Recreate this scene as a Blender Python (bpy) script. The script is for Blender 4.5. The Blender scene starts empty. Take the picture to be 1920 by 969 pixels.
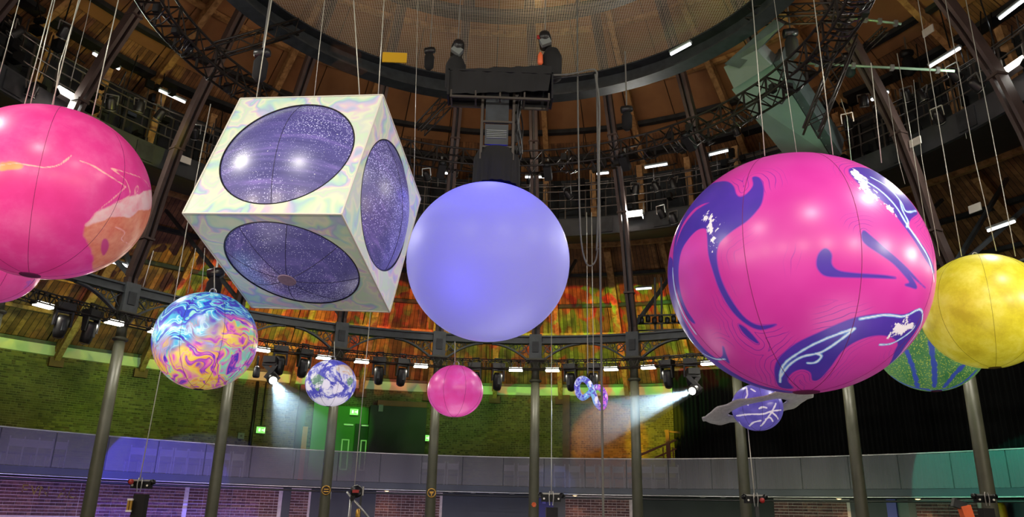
import bpy, math, random
import numpy as np
from mathutils import Vector, Matrix

random.seed(7); rng = np.random.default_rng(7)
scene = bpy.context.scene
C = scene.collection
R = math.radians

# ------------------------------------------------------------------ camera
CAM = Vector((0.0, -12.794, 1.6))
FOC = 1453.085; PITCH = 0.3210; ROLL = 0.0239; YAW = 0.0265
cp, sp = math.cos(PITCH), math.sin(PITCH)
FWD = Vector((math.sin(YAW)*cp, math.cos(YAW)*cp, sp))
rt = Vector((math.cos(YAW), -math.sin(YAW), 0)); up = rt.cross(FWD)
RGT = math.cos(ROLL)*rt + math.sin(ROLL)*up
UPV = -math.sin(ROLL)*rt + math.cos(ROLL)*up
cam = bpy.data.cameras.new('camera'); camo = bpy.data.objects.new('camera', cam); C.objects.link(camo)
cam.sensor_width = 36; cam.lens = FOC/1920*36; cam.clip_end = 200
M3 = Matrix((RGT, UPV, -FWD)).transposed()
camo.matrix_world = Matrix.Translation(CAM) @ M3.to_4x4()
scene.camera = camo

# ------------------------------------------------------------------ world, view
w = bpy.data.worlds.new('world'); scene.world = w; w.use_nodes = True
w.node_tree.nodes['Background'].inputs[0].default_value = (0.9, 0.85, 0.8, 1)
w.node_tree.nodes['Background'].inputs[1].default_value = 0.03
scene.view_settings.view_transform = 'Standard'; scene.view_settings.look = 'None'
scene.view_settings.gamma = 1.0; scene.view_settings.use_curve_mapping = False
scene.view_settings.exposure = 0.0

# ------------------------------------------------------------------ lights
def pol(r, a, z): return Vector((r*math.sin(R(a)), r*math.cos(R(a)), z))
def srgb(r, g, b):
    f = lambda c: (c/255/12.92) if c <= 10 else ((c/255+0.055)/1.055)**2.4
    return (f(r), f(g), f(b))
def light(kind, loc, target, energy, color=(1, 1, 1), size=0.3, size_y=None, angle=40, blend=0.1, name=None):
    l = bpy.data.lights.new(name or kind.lower()+'_light', kind); l.energy = energy; l.color = color
    if kind == 'AREA':
        l.size = size
        if size_y: l.shape = 'RECTANGLE'; l.size_y = size_y
    elif kind == 'SPOT':
        l.spot_size = R(angle); l.spot_blend = blend; l.shadow_soft_size = size
    else: l.shadow_soft_size = size
    o = bpy.data.objects.new(l.name, l); C.objects.link(o); o.location = loc
    if target is not None:
        o.rotation_euler = (Vector(target)-Vector(loc)).to_track_quat('-Z', 'Y').to_euler()
    return o
COL0 = 7.153                      # azimuth of the fifth column (k=4); columns every 15 degrees
def caz(k): return COL0 + 15*(k-4)
WARM = (1.0, 0.93, 0.78)
# small white floods, two at each column, all round the ring
for k in range(-2, 22):
    for s in (-1, 1):
        a = caz(k) + s*2.9
        p = pol(11.42, a, 5.86)
        if k > 10 and s > 0: continue
        light('AREA', p, p + Vector((0, 0, -1)) + (0.35 if k <= 10 else 1.0)*pol(-1, a, 0), 22 if k <= 10 else 125, WARM if k <= 10 else (1.0, 0.85, 0.66), 0.42, 0.12 if k <= 10 else 0.24, name='flood_light')
# strong white floods on the high catwalk, all round
for a in (-112, -67.3, 23.4, 81.2, 120, 160, 205):
    p = pol(11.3, a, 10.92)
    light('AREA', p, (0, 0, 3.2), 300, (1.0, 0.96, 0.86), 0.7, 0.3, name='high_flood_light')
# added fill spots without fixtures, brightening the timber roof above the net and ring
for a in (0, 72, 144, 216, 288):
    light('SPOT', pol(2.2, a+20, 13.6), pol(8.5, a+20, 17.6), 170, (1.0, 0.72, 0.42), 0.3, angle=150, blend=0.8)
for a in (-55, -20, 8, 38, 72, 110, 250):  # unseen fill spots added below the ring
    light('SPOT', pol(7.4, a, 11.6), pol(12.5, a, 15.0), 48, (1.0, 0.70, 0.42), 0.3, angle=140, blend=0.8)

def gobo(lo, scale, cols, edges=0.55):
    """a gobo wheel: cells of coloured glass in front of the lamp"""
    l = lo.data; l.use_nodes = True; nt = l.node_tree; em = nt.nodes['Emission']
    tc = nt.nodes.new('ShaderNodeTexCoord'); mp = nt.nodes.new('ShaderNodeMapping')
    vo = nt.nodes.new('ShaderNodeTexVoronoi'); wn = nt.nodes.new('ShaderNodeTexWhiteNoise'); cr = nt.nodes.new('ShaderNodeValToRGB')
    mp.inputs['Scale'].default_value = (scale, scale*0.6, scale)
    mp.inputs['Location'].default_value = (random.random()*9, random.random()*9, 0)
    nt.links.new(tc.outputs['Normal'], mp.inputs[0]); nt.links.new(mp.outputs[0], vo.inputs['Vector'])
    nt.links.new(vo.outputs['Color'], wn.inputs['Vector']); nt.links.new(wn.outputs['Value'], cr.inputs[0])
    cr.color_ramp.interpolation = 'CONSTANT'
    e = cr.color_ramp.elements
    while len(e) < len(cols): e.new(0.5)
    for i, c in enumerate(cols): e[i].position = i/len(cols); e[i].color = (*c, 1)
    nt.links.new(cr.outputs[0], em.inputs['Color'])
GREEN = (0.35, 1.0, 0.05); YEL = (1.0, 0.75, 0.03); ORA = (1.0, 0.30, 0.03); RED = (1.0, 0.10, 0.04); OLV = (0.55, 0.6, 0.08)
DK = (0.05, 0.05, 0.02)
# moving heads under the ring throw coloured patches on the roof boards
PAL = ((OLV, DK, YEL, OLV, DK), (OLV, DK, OLV, (0.5, .2, .08), DK), (ORA, GREEN, YEL, RED, ORA), (RED, ORA, DK, RED, OLV), (OLV, GREEN, RED, DK, GREEN), (ORA, GREEN, OLV, GREEN, RED), (GREEN, DK, DK, ORA, DK))
for a, ci, e in ((-66, 0, 260), (-59, 1, 260), (-52, 0, 300), (-45, 1, 300), (-38, 0, 330), (-31, 2, 520), (-25, 2, 620), (-19, 2, 520), (-13, 3, 460), (-7, 3, 360), (-1, 4, 400), (5, 4, 460), (11, 5, 560), (17, 5, 620), (23, 5, 460), (29, 5, 420), (36, 6, 240), (44, 6, 120)):
    gobo(light('SPOT', pol(13.0, a, 7.6), pol(20.0, a, 9.15), e*3.8, (1, 1, 1), 0.01, angle=37, blend=0.2), 4.6, PAL[ci])
# stray coloured patches higher on the timber
light('SPOT', pol(4.5, -30, 10.6), pol(9.2, -41, 15.6), 260, (1.0, 0.30, 0.08), 0.02, angle=16, blend=0.1)
for a0_, c0_ in ((17, (0.45, 1.0, 0.05)), (26, (0.35, 1.0, 0.1)), (35, (0.6, 0.9, 0.05))):
    light('SPOT', pol(3.5, a0_, 13.7), pol(8.0, a0_, 17.4), 90, c0_, 0.02, angle=20, blend=0.15)
light('SPOT', pol(6.0, 70, 11.4), pol(11.5, 72, 15.0), 220, (0.6, 0.8, 0.06), 0.02, angle=26, blend=0.15)
light('SPOT', pol(8.5, -60, 9.5), pol(13.0, -58, 12.5), 300, (0.7, 0.7, 0.08), 0.02, angle=50, blend=0.3)
# washes on the brick of the upper wall
for a, t, c, e, ang in ((-60, (23.4, -54, 4.9), (0.55, 0.70, 0.10), 260, 75), (-46, (23.4, -46, 4.9), (0.42, 0.62, 0.03), 260, 75), (-35, (23.4, -35.5, 4.9), (0.45, 0.75, 0.0), 360, 60),
                        (-24, (23.4, -24, 5.2), (0.60, 0.42, 0.06), 110, 60), (-16.6, (23.4, -16.6, 5.0), (0.15, 1.0, 0.02), 420, 36),
                        (-3, (23.4, -1, 4.8), (0.22, 0.50, 0.03), 300, 75), (6, (23.4, 7, 4.9), (0.50, 0.45, 0.03), 220, 60),
                        (13.5, (23.4, 13.6, 5.0), (1.0, 0.40, 0.02), 1000, 36), (19, (23.4, 19.3, 5.2), (0.85, 0.80, 0.0), 900, 34)):
    light('SPOT', pol(18.0, a, 7.2), pol(*t), e*1.6, tuple(q**1.4 for q in c), 0.02, angle=ang, blend=0.35)
# green wash on the pale frieze
for a in (-55, -40, -25, -8, 5, 19):
    light('SPOT', pol(18.6, a, 6.3), pol(23.4, a, 7.6), 140, (0.22, 1.0, 0.14), 0.05, angle=100, blend=0.6)
# blue on lower left, teal on the right of the gallery front, tinted washes under the gallery
light('SPOT', pol(13, -49, 3.9), pol(16.9, -38.4, 2.5), 2600, (0.07, 0.06, 1.0), 0.02, angle=40, blend=0.1)
light('SPOT', pol(13.2, 57, 5.6), pol(17.2, 57.5, 2.9), 1300, (0.02, 0.9, 0.50), 0.02, angle=58, blend=0.05)
light('SPOT', pol(13.4, 8.5, 3.2), pol(17.2, 8.6, 2.6), 50, (0.03, 0.20, 1.0), 0.02, angle=26, blend=0.1)
for a, c, e in ((-54, (0.55, 0.42, 1.0), 50), (-46, (0.35, 0.30, 1.0), 46), (-38, (0.13, 0.11, 1.0), 46), (-30, (0.62, 0.50, 1.0), 40), (-22, (0.95, 0.72, 0.78), 34), (-11, (0.74, 0.70, 1.0), 34),
                (0, (0.7, 0.7, 1.0), 26), (13, (0.95, 0.88, 0.85), 36), (26, (0.9, 0.9, 0.8), 24), (37, (0.80, 0.95, 0.55), 40), (51, (0.25, 0.95, 0.65), 26)):
    light('AREA', pol(13.3, a, 1.7), pol(18.5, a, 2.3), e, c, 1.2, 0.5)
light('SPOT', pol(14, -49, 1.9), pol(18.5, -49.5, 1.9), 60, (1.0, 0.40, 0.02), 0.05, angle=22, blend=0.9)
light('SPOT', pol(14, -27, 1.9), pol(18.5, -26.5, 1.95), 60, (1.0, 0.50, 0.10), 0.05, angle=22, blend=0.9)
# green wash on the box beam and rigging at upper right
light('SPOT', pol(10.9, 80, 7.0), pol(8.6, 58, 12.4), 800, (0.35, 1.0, 0.55), 0.1, angle=36, blend=0.5)
light('SPOT', pol(3, 60, 9.5), pol(9.5, 62, 13.8), 160, (0.5, 0.9, 0.1), 0.1, angle=60, blend=0.5)
# added soft fill near the floor, aimed upward, with no fixture
for p in ((-6, -5, 1.0), (6, -5, 1.0), (0, 3, 1.0)):
    light('AREA', p, (p[0]*0.8, p[1]*0.8, 9), 45, (1.0, 0.92, 0.95), 3.0)

# ------------------------------------------------------------------ mesh helpers
class MB:
    def __init__(s): s.v = []; s.f = []
    def quadbox(s, P):
        b = len(s.v); s.v += [tuple(p) for p in P]
        for q in ((0, 3, 2, 1), (4, 5, 6, 7), (0, 1, 5, 4), (1, 2, 6, 5), (2, 3, 7, 6), (3, 0, 4, 7)): s.f.append(tuple(b+i for i in q))
        return s
    def box(s, c, size, m=None):
        c = Vector(c); hx, hy, hz = size[0]/2, size[1]/2, size[2]/2
        P = [Vector(p) for p in ((-hx, -hy, -hz), (hx, -hy, -hz), (hx, hy, -hz), (-hx, hy, -hz), (-hx, -hy, hz), (hx, -hy, hz), (hx, hy, hz), (-hx, hy, hz))]
        if m is not None: P = [m @ p for p in P]
        return s.quadbox([c+p for p in P])
    def pbox(s, r, a, z, dr, dt, dz):      # box at polar place: radial, tangential, vertical size
        return s.box(pol(r, a, z), (dt, dr, dz), Matrix.Rotation(-R(a), 3, 'Z'))
    def bar(s, p0, p1, wd, ht=None, upv=(0, 0, 1)):
        p0, p1 = Vector(p0), Vector(p1); d = (p1-p0).normalized(); ht = ht or wd
        x = d.cross(Vector(upv))
        if x.length < 1e-3: x = d.cross(Vector((1, 0, 0)))
        x.normalize(); y = x.cross(d).normalized()
        x *= wd/2; y *= ht/2
        return s.quadbox([p0-x-y, p0+x-y, p0+x+y, p0-x+y, p1-x-y, p1+x-y, p1+x+y, p1-x+y])
    def poly(s, pts, wd, ht=None, upv=(0, 0, 1)):
        for a, b in zip(pts[:-1], pts[1:]): s.bar(a, b, wd, ht, upv)
        return s
    def tube(s, pts, r, n=8, closed=False, caps=True):
        pts = [Vector(p) for p in pts]; m = len(pts); b = len(s.v); N = None
        for i, p in enumerate(pts):
            if closed: d = pts[(i+1) % m]-pts[i-1]
            else: d = pts[min(i+1, m-1)]-pts[max(i-1, 0)]
            d.normalize()
            if N is None:
                N = d.orthogonal().normalized()
            N = (N - d*N.dot(d)).normalized(); B = d.cross(N)
            rr = r[i] if isinstance(r, (list, tuple)) else r
            for k in range(n):
                t = 2*math.pi*k/n; s.v.append(tuple(p+rr*(math.cos(t)*N+math.sin(t)*B)))
        for i in range(m if closed else m-1):
            j = (i+1) % m
            for k in range(n):
                l = (k+1) % n; s.f.append((b+i*n+k, b+i*n+l, b+j*n+l, b+j*n+k))
        if caps and not closed:
            s.f.append(tuple(b+k for k in range(n))[::-1]); s.f.append(tuple(b+(m-1)*n+k for k in range(n)))
        return s
    def lathe(s, prof, c=(0, 0, 0), n=24, m=None):
        c = Vector(c); b = len(s.v); k = len(prof)
        for r, z in prof:
            for i in range(n):
                t = 2*math.pi*i/n; p = Vector((r*math.cos(t), r*math.sin(t), z))
                if m is not None: p = m @ p
                s.v.append(tuple(c+p))
        for j in range(k-1):
            for i in range(n):
                l = (i+1) % n; s.f.append((b+j*n+i, b+j*n+l, b+(j+1)*n+l, b+(j+1)*n+i))
        s.f.append(tuple(b+i for i in range(n))[::-1]); s.f.append(tuple(b+(k-1)*n+i for i in range(n)))
        return s
    def arc(s, r0, r1, z0, z1, a0, a1, n=None, z0b=None, z1b=None):
        """ring sector: inner radius r0 (heights z0..z1), outer r1 (heights z0b..z1b)"""
        z0b = z0 if z0b is None else z0b; z1b = z1 if z1b is None else z1b
        n = n or max(1, int(abs(a1-a0)/2.5)); b = len(s.v); full = abs(abs(a1-a0)-360) < 1e-6
        for i in range(n+1):
            a = a0+(a1-a0)*i/n
            for r, z in ((r0, z0), (r1, z0b), (r1, z1b), (r0, z1)): s.v.append(tuple(pol(r, a, z)))
        for i in range(n):
            q, p = b+i*4, b+i*4+4
            for k in range(4): s.f.append((q+k, q+(k+1) % 4, p+(k+1) % 4, p+k))
        if not full: s.f.append((b, b+3, b+2, b+1)); e = b+n*4; s.f.append((e, e+1, e+2, e+3))
        return s
    def build(s, name, m, parent=None, smooth=False):
        me = bpy.data.meshes.new(name); me.from_pydata(s.v, [], s.f); me.materials.append(m)
        if smooth: me.polygons.foreach_set('use_smooth', [True]*len(me.polygons))
        me.update(); o = bpy.data.objects.new(name, me); C.objects.link(o)
        if parent: o.parent = parent
        return o
def tag(o, label=None, cat=None, group=None, kind=None):
    for k, v in (('label', label), ('category', cat), ('group', group), ('kind', kind)):
        if v: o[k] = v
    return o
def empty(name, loc=(0, 0, 0), label=None, cat=None, group=None, kind=None):
    o = bpy.data.objects.new(name, None); C.objects.link(o); o.location = loc; o.empty_display_size = 0.2
    return tag(o, label, cat, group, kind)
def local(o, mb, name, m, smooth=False):
    """part with world coordinates put under an Empty that stands at its own place"""
    L = o.location
    mb.v = [(x-L.x, y-L.y, z-L.z) for x, y, z in mb.v]
    return mb.build(name, m, o, smooth)
def copy_tree(o, parent=None):
    c = o.copy(); C.objects.link(c); c.parent = parent
    for ch in list(o.children): copy_tree(ch, c)
    return c
def ray(x, y): return FWD + RGT*((x-960)/FOC) - UPV*((y-484.5)/FOC)
def at(x, y, Y):
    d = ray(x, y); return CAM + d*((Y-CAM.y)/d.y)
def atr(x, y, r):
    d = ray(x, y); a = d.x**2+d.y**2; b = CAM.y*d.y; c = CAM.y**2-r*r
    return CAM + d*((-b+math.sqrt(b*b-a*c))/a)
def azr(p): return math.degrees(math.atan2(p.x, p.y))
ORD = ['leftmost', 'second', 'third', 'fourth', 'fifth', 'sixth', 'seventh', 'eighth', 'ninth', 'tenth', 'eleventh', 'twelfth']

# ------------------------------------------------------------------ materials
def mat(name, col, rough=0.6, metal=0.0, noise=0.0, nscale=6.0, col2=None, emit=None, es=0.0, bump=0.0, coat=0.0):
    m = bpy.data.materials.new(name); m.use_nodes = True; nt = m.node_tree; b = nt.nodes['Principled BSDF']
    b.inputs['Base Color'].default_value = (*col, 1); b.inputs['Roughness'].default_value = rough; b.inputs['Metallic'].default_value = metal
    b.inputs['Coat Weight'].default_value = coat
    if emit: b.inputs['Emission Color'].default_value = (*emit, 1); b.inputs['Emission Strength'].default_value = es
    if noise or col2:
        tc = nt.nodes.new('ShaderNodeTexCoord'); n = nt.nodes.new('ShaderNodeTexNoise'); n.inputs['Scale'].default_value = nscale; n.inputs['Detail'].default_value = 5
        mx = nt.nodes.new('ShaderNodeMix'); mx.data_type = 'RGBA'
        c2 = col2 or tuple(max(0, c*(1-noise)) for c in col)
        mx.inputs[6].default_value = (*col, 1); mx.inputs[7].default_value = (*c2, 1)
        cr = nt.nodes.new('ShaderNodeValToRGB'); cr.color_ramp.elements[0].position = 0.35; cr.color_ramp.elements[1].position = 0.65
        nt.links.new(tc.outputs['Object'], n.inputs['Vector']); nt.links.new(n.outputs['Fac'], cr.inputs[0]); nt.links.new(cr.outputs[0], mx.inputs[0])
        nt.links.new(mx.outputs[2], b.inputs['Base Color'])
        if bump:
            bp = nt.nodes.new('ShaderNodeBump'); bp.inputs['Strength'].default_value = bump; bp.inputs['Distance'].default_value = 0.02
            nt.links.new(n.outputs['Fac'], bp.inputs['Height']); nt.links.new(bp.outputs[0], b.inputs['Normal'])
    return m
M = {}
M['iron'] = mat('iron_grey_paint', srgb(76, 77, 62), 0.45, 0.0, 0.25, 3)
M['girder'] = mat('girder_paint', srgb(74, 80, 84), 0.4, 0.1, 0.3, 4)
M['rib'] = mat('rib_paint', srgb(72, 56, 52), 0.5, 0.0, 0.3, 3)
M['dark'] = mat('dark_steel', srgb(52, 56, 60), 0.45, 0.2, 0.4, 5)
M['black'] = mat('black_plastic', srgb(24, 24, 26), 0.35)
M['blackm'] = mat('black_metal', srgb(34, 36, 38), 0.3, 0.6)
M['drape'] = mat('black_cloth', srgb(20, 20, 22), 0.9, 0, 0.4, 3)
M['curtain'] = mat('black_curtain', srgb(14, 16, 17), 0.95)
M['alu'] = mat('truss_metal', srgb(110, 104, 98), 0.3, 0.8)
M['trussb'] = mat('black_truss', srgb(48, 44, 42), 0.35, 0.5)
M['steel'] = mat('bare_steel', srgb(170, 172, 170), 0.3, 0.8)
M['wire'] = mat('wire_rope', srgb(190, 190, 178), 0.35, 0.3)
M['cable'] = mat('grey_cable', srgb(90, 90, 86), 0.6)
M['grey'] = mat('grey_board', srgb(118, 124, 122), 0.6, 0, 0.15, 1.5)
M['slate'] = mat('slate_panel', srgb(44, 50, 62), 0.5, 0, 0.2, 1.2)
M['catwalk'] = mat('catwalk_steel', srgb(58, 62, 66), 0.5, 0.1, 0.25, 2)
M['screen'] = mat('dark_backdrop', srgb(38, 42, 44), 0.8, 0, 0.3, 2)
M['plaster'] = mat('frieze_plaster', srgb(205, 205, 190), 0.8, 0, 0.15, 1.5)
M['mortar'] = mat('pale_mortar', srgb(228, 214, 212), 0.9, 0, 0.2, 8)
M['mortar2'] = mat('old_mortar', srgb(132, 122, 96), 0.95, 0, 0.45, 1.0)
M['floor'] = mat('floor_boards', srgb(60, 50, 45), 0.5, 0, 0.3, 2)
M['white'] = mat('white_paint', srgb(215, 213, 205), 0.4)
M['brass'] = mat('brass', srgb(190, 150, 70), 0.35, 0.7)
M['orange'] = mat('orange_paint', srgb(226, 104, 58), 0.5, 0, .1, 6)
M['red'] = mat('red_label', srgb(150, 34, 34), 0.4)
M['yellow'] = mat('yellow_sign', srgb(215, 170, 30), 0.5)
M['purple'] = mat('purple_paint', srgb(96, 92, 190), 0.5)
M['blue'] = mat('blue_paint', srgb(40, 36, 130), 0.5, 0, 0.2, 1)
M['brownp'] = mat('brown_paint', srgb(120, 62, 40), 0.6, 0, .3, 2)
M['pilaster'] = mat('old_pilaster', srgb(120, 80, 66), 0.8, 0, .3, 3)
M['lamp'] = mat('lamp_glow', (1, 1, 1), 0.4, emit=(1.0, 0.97, 0.82), es=7)
M['lampbig'] = mat('big_lamp_glow', (1, 1, 1), 0.4, emit=(1.0, 0.97, 0.82), es=14)
M['tube'] = mat('tube_glow', (1, 1, 1), 0.4, emit=(0.95, 0.97, 1.0), es=4)
M['exit'] = mat('exit_glow', srgb(120, 220, 120), 0.4, emit=srgb(150, 240, 120), es=0.9)
M['exitw'] = mat('exit_pictogram', (1, 1, 1), 0.4, emit=(0.9, 1.0, 0.85), es=1.2)
M['blueglow'] = mat('blue_led', (0, 0, 1), 0.4, emit=(0.02, 0.02, 1.0), es=2.5)
M['cyanglow'] = mat('cyan_led', (0, 1, 1), 0.4, emit=(0.05, 0.6, 0.6), es=0.8)
M['doorg'] = mat('green_door', srgb(70, 110, 50), 0.6, 0, 0.1, 1)
M['tealscreen'] = mat('pale_screen', srgb(104, 140, 128), 0.7, 0, 0.1, 1)
M['greyblock'] = mat('charcoal_wall', srgb(52, 58, 56), 0.8, 0, 0.2, 1)
M['chairf'] = mat('chair_frame', srgb(225, 222, 225), 0.3, 0.2, emit=None)
M['chairs'] = mat('chair_cloth', srgb(70, 66, 84), 0.8)
M['seam'] = mat('seam_thread', srgb(120, 30, 90), 0.6)
M['seamd'] = mat('dark_seam_thread', srgb(40, 36, 70), 0.6)
M['seamy'] = mat('olive_seam_thread', srgb(120, 108, 20), 0.6)
M['letter'] = mat('faded_yellow_paint', srgb(150, 135, 60), 0.8)

def glass_panel():
    m = bpy.data.materials.new('perforated_grey_mesh'); m.use_nodes = True; nt = m.node_tree; b = nt.nodes['Principled BSDF']
    b.inputs['Base Color'].default_value = (*srgb(100, 98, 106), 1); b.inputs['Roughness'].default_value = 0.45; b.inputs['Metallic'].default_value = 0.2
    tr = nt.nodes.new('ShaderNodeBsdfTransparent'); mx = nt.nodes.new('ShaderNodeMixShader'); mx.inputs[0].default_value = 0.52
    nt.links.new(tr.outputs[0], mx.inputs[1]); nt.links.new(b.outputs[0], mx.inputs[2])
    nt.links.new(mx.outputs[0], nt.nodes['Material Output'].inputs[0]); return m
M['mesh'] = glass_panel()

class NT:
    """tiny node helper"""
    def __init__(s, name):
        s.m = bpy.data.materials.new(name); s.m.use_nodes = True; s.t = s.m.node_tree; s.b = s.t.nodes['Principled BSDF']
    def n(s, typ, **kw):
        x = s.t.nodes.new('ShaderNode'+typ)
        for k, v in kw.items(): setattr(x, k, v)
        return x
    def l(s, a, b): s.t.links.new(a, b)
    def math(s, op, a, b=None, c=None, clamp=False):
        x = s.n('Math', operation=op, use_clamp=clamp)
        for i, v in enumerate((a, b, c)):
            if v is None: continue
            if isinstance(v, (int, float)): x.inputs[i].default_value = v
            else: s.l(v, x.inputs[i])
        return x.outputs[0]
    def noise(s, vec, scale, detail=4, rough=0.5, dist=0.0, out='Fac'):
        x = s.n('TexNoise'); x.inputs['Scale'].default_value = scale; x.inputs['Detail'].default_value = detail
        x.inputs['Roughness'].default_value = rough; x.inputs['Distortion'].default_value = dist
        if vec is not None: s.l(vec, x.inputs['Vector'])
        return x.outputs[out]
    def ramp(s, fac, stops, interp='LINEAR'):
        x = s.n('ValToRGB'); e = x.color_ramp.elements; x.color_ramp.interpolation = interp
        while len(e) < len(stops): e.new(0.5)
        for i, (p, c) in enumerate(stops):
            e[i].position = p; e[i].color = (*(c if not isinstance(c, (int, float)) else (c, c, c)), 1)
        s.l(fac, x.inputs[0]); return x.outputs[0]
    def mix(s, f, a, b):
        x = s.n('Mix', data_type='RGBA')
        if isinstance(f, (int, float)): x.inputs[0].default_value = f
        else: s.l(f, x.inputs[0])
        for i, v in ((6, a), (7, b)):
            if isinstance(v, tuple): x.inputs[i].default_value = (*v, 1)
            else: s.l(v, x.inputs[i])
        return x.outputs[2]
    def step(s, v, edge, soft=0.02):      # 1 where v < edge
        x = s.n('MapRange', interpolation_type='SMOOTHSTEP'); s.l(v, x.inputs[0])
        x.inputs[1].default_value = edge-soft; x.inputs[2].default_value = edge+soft; x.inputs[3].default_value = 1; x.inputs[4].default_value = 0
        return x.outputs[0]
    def attr(s, name):
        x = s.n('Attribute', attribute_name=name); return x.outputs['Fac']
    def obj(s): return s.n('TexCoord').outputs['Object']
    def add(s, v, k, amount):             # domain warp: v + noise*amount
        nz = s.n('TexNoise'); nz.inputs['Scale'].default_value = k; nz.inputs['Detail'].default_value = 2; s.l(v, nz.inputs['Vector'])
        a = s.n('VectorMath', operation='SUBTRACT'); s.l(nz.outputs['Color'], a.inputs[0]); a.inputs[1].default_value = (.5, .5, .5)
        b = s.n('VectorMath', operation='SCALE'); s.l(a.outputs[0], b.inputs[0]); b.inputs['Scale'].default_value = amount
        c = s.n('VectorMath', operation='ADD'); s.l(v, c.inputs[0]); s.l(b.outputs[0], c.inputs[1]); return c.outputs[0]
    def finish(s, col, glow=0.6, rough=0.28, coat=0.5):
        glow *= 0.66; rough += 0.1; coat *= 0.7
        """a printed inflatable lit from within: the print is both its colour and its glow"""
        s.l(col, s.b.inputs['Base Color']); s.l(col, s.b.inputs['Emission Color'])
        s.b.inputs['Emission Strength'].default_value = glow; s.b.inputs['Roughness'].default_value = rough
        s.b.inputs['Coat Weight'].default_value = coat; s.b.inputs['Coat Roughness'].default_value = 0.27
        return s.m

def roof_mat():
    s = NT('roof_boards'); g = s.n('NewGeometry'); sx = s.n('SeparateXYZ'); s.l(g.outputs['Position'], sx.inputs[0])
    a = s.math('ARCTAN2', sx.outputs[0], sx.outputs[1]); u = s.math('MULTIPLY', a, 115.0)
    fl = s.math('FLOOR', u); wn = s.n('TexWhiteNoise', noise_dimensions='1D'); s.l(fl, wn.inputs['W'])
    nz = s.noise(g.outputs['Position'], 2.2, 6, 0.65)
    c = s.ramp(wn.outputs[0], [(0, srgb(116, 78, 46)), (0.5, srgb(150, 104, 62)), (1, srgb(176, 128, 80))])
    c2 = s.mix(s.ramp(nz, [(0.35, 0.0), (0.7, 1.0)]), c, srgb(84, 54, 34))
    fr = s.math('FRACT', u); ln = s.math('LESS_THAN', fr, 0.10)
    c3 = s.mix(ln, c2, srgb(38, 26, 18)); s.l(c3, s.b.inputs['Base Color']); s.b.inputs['Roughness'].default_value = 0.8
    return s.m
def tan_mat():
    s = NT('roof_lining'); g = s.n('NewGeometry'); nz = s.noise(g.outputs['Position'], 0.9, 4)
    s.l(s.ramp(nz, [(0.3, srgb(122, 82, 48)), (0.7, srgb(150, 104, 62))]), s.b.inputs['Base Color']); s.b.inputs['Roughness'].default_value = 0.75
    return s.m
def timber_mat():
    s = NT('raw_timber'); o = s.obj(); mp = s.n('Mapping'); mp.inputs['Scale'].default_value = (3, 3, 3); s.l(o, mp.inputs[0])
    nz = s.noise(mp.outputs[0], 1.5, 6, 0.6, 1.0)
    s.l(s.ramp(nz, [(0.3, srgb(112, 76, 40)), (0.6, srgb(178, 134, 84))]), s.b.inputs['Base Color']); s.b.inputs['Roughness'].default_value = 0.8
    return s.m
def brick_mat(name, stops, island=False):
    s = NT(name)
    src = s.n('NewGeometry').outputs['Random Per Island'] if island else s.n('ObjectInfo').outputs['Random']
    c = s.ramp(src, stops); g = s.n('NewGeometry'); nz = s.noise(g.outputs['Position'], 0.55 if island else 14, 4)
    c2 = s.mix(s.ramp(nz, [(0.35, 0.0), (0.65, 0.75)]), c, srgb(58, 50, 36) if island else srgb(60, 42, 44))
    s.l(c2, s.b.inputs['Base Color']); s.b.inputs['Roughness'].default_value = 0.85; return s.m
M['roof'] = roof_mat(); M['tan'] = tan_mat(); M['timber'] = timber_mat()
M['brick'] = brick_mat('dark_red_brick', [(0, srgb(92, 60, 62)), (0.5, srgb(122, 80, 78)), (1, srgb(146, 106, 96))])
M['brickold'] = brick_mat('old_stock_brick', [(0, srgb(70, 60, 40)), (0.4, srgb(110, 98, 62)), (0.8, srgb(134, 118, 74)), (1, srgb(84, 62, 46))], True)

# ================================================================== THE BUILDING
floor = MB().lathe([(27, -0.2), (27, 0.0)], n=64).build('floor', M['floor']); tag(floor, kind='structure')

# ---- upper brick wall with individual courses joined as stuff
WR = 23.5
wu = MB().arc(WR, WR+0.4, 0, 6.96, 0, 360, 120).build('wall_upper', M['mortar2']); tag(wu, 'old yellow brick wall above the gallery', kind='structure')
bm = MB(); zc = 2.7; row = 0
while zc < 6.9:
    a = -56.0 + (row % 2)*0.28
    while a < 29:
        L = 0.215 if (int(a*7)+row) % 3 else 0.11
        da = math.degrees(L/WR); g = math.degrees(0.02/WR)
        q = 0.008 + 0.022*random.random()
        if not (-13.3 < a < -7 and zc < 6.2):
            bm.pbox(WR-q/2, a+da/2, zc, q, L, 0.062)
        a += da+g
    zc += 0.084; row += 1
o = bm.build('brick_courses', M['brickold'], wu); tag(o, kind='stuff')
fz = MB().arc(WR-0.06, WR+0.3, 6.96, 7.42, 0, 360, 120).build('wall_frieze', M['plaster']); tag(fz, kind='structure')
MB().arc(WR-0.14, WR-0.06, 7.34, 7.46, -70, 100, 60).build('cornice_strip', M['dark'], fz)

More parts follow.
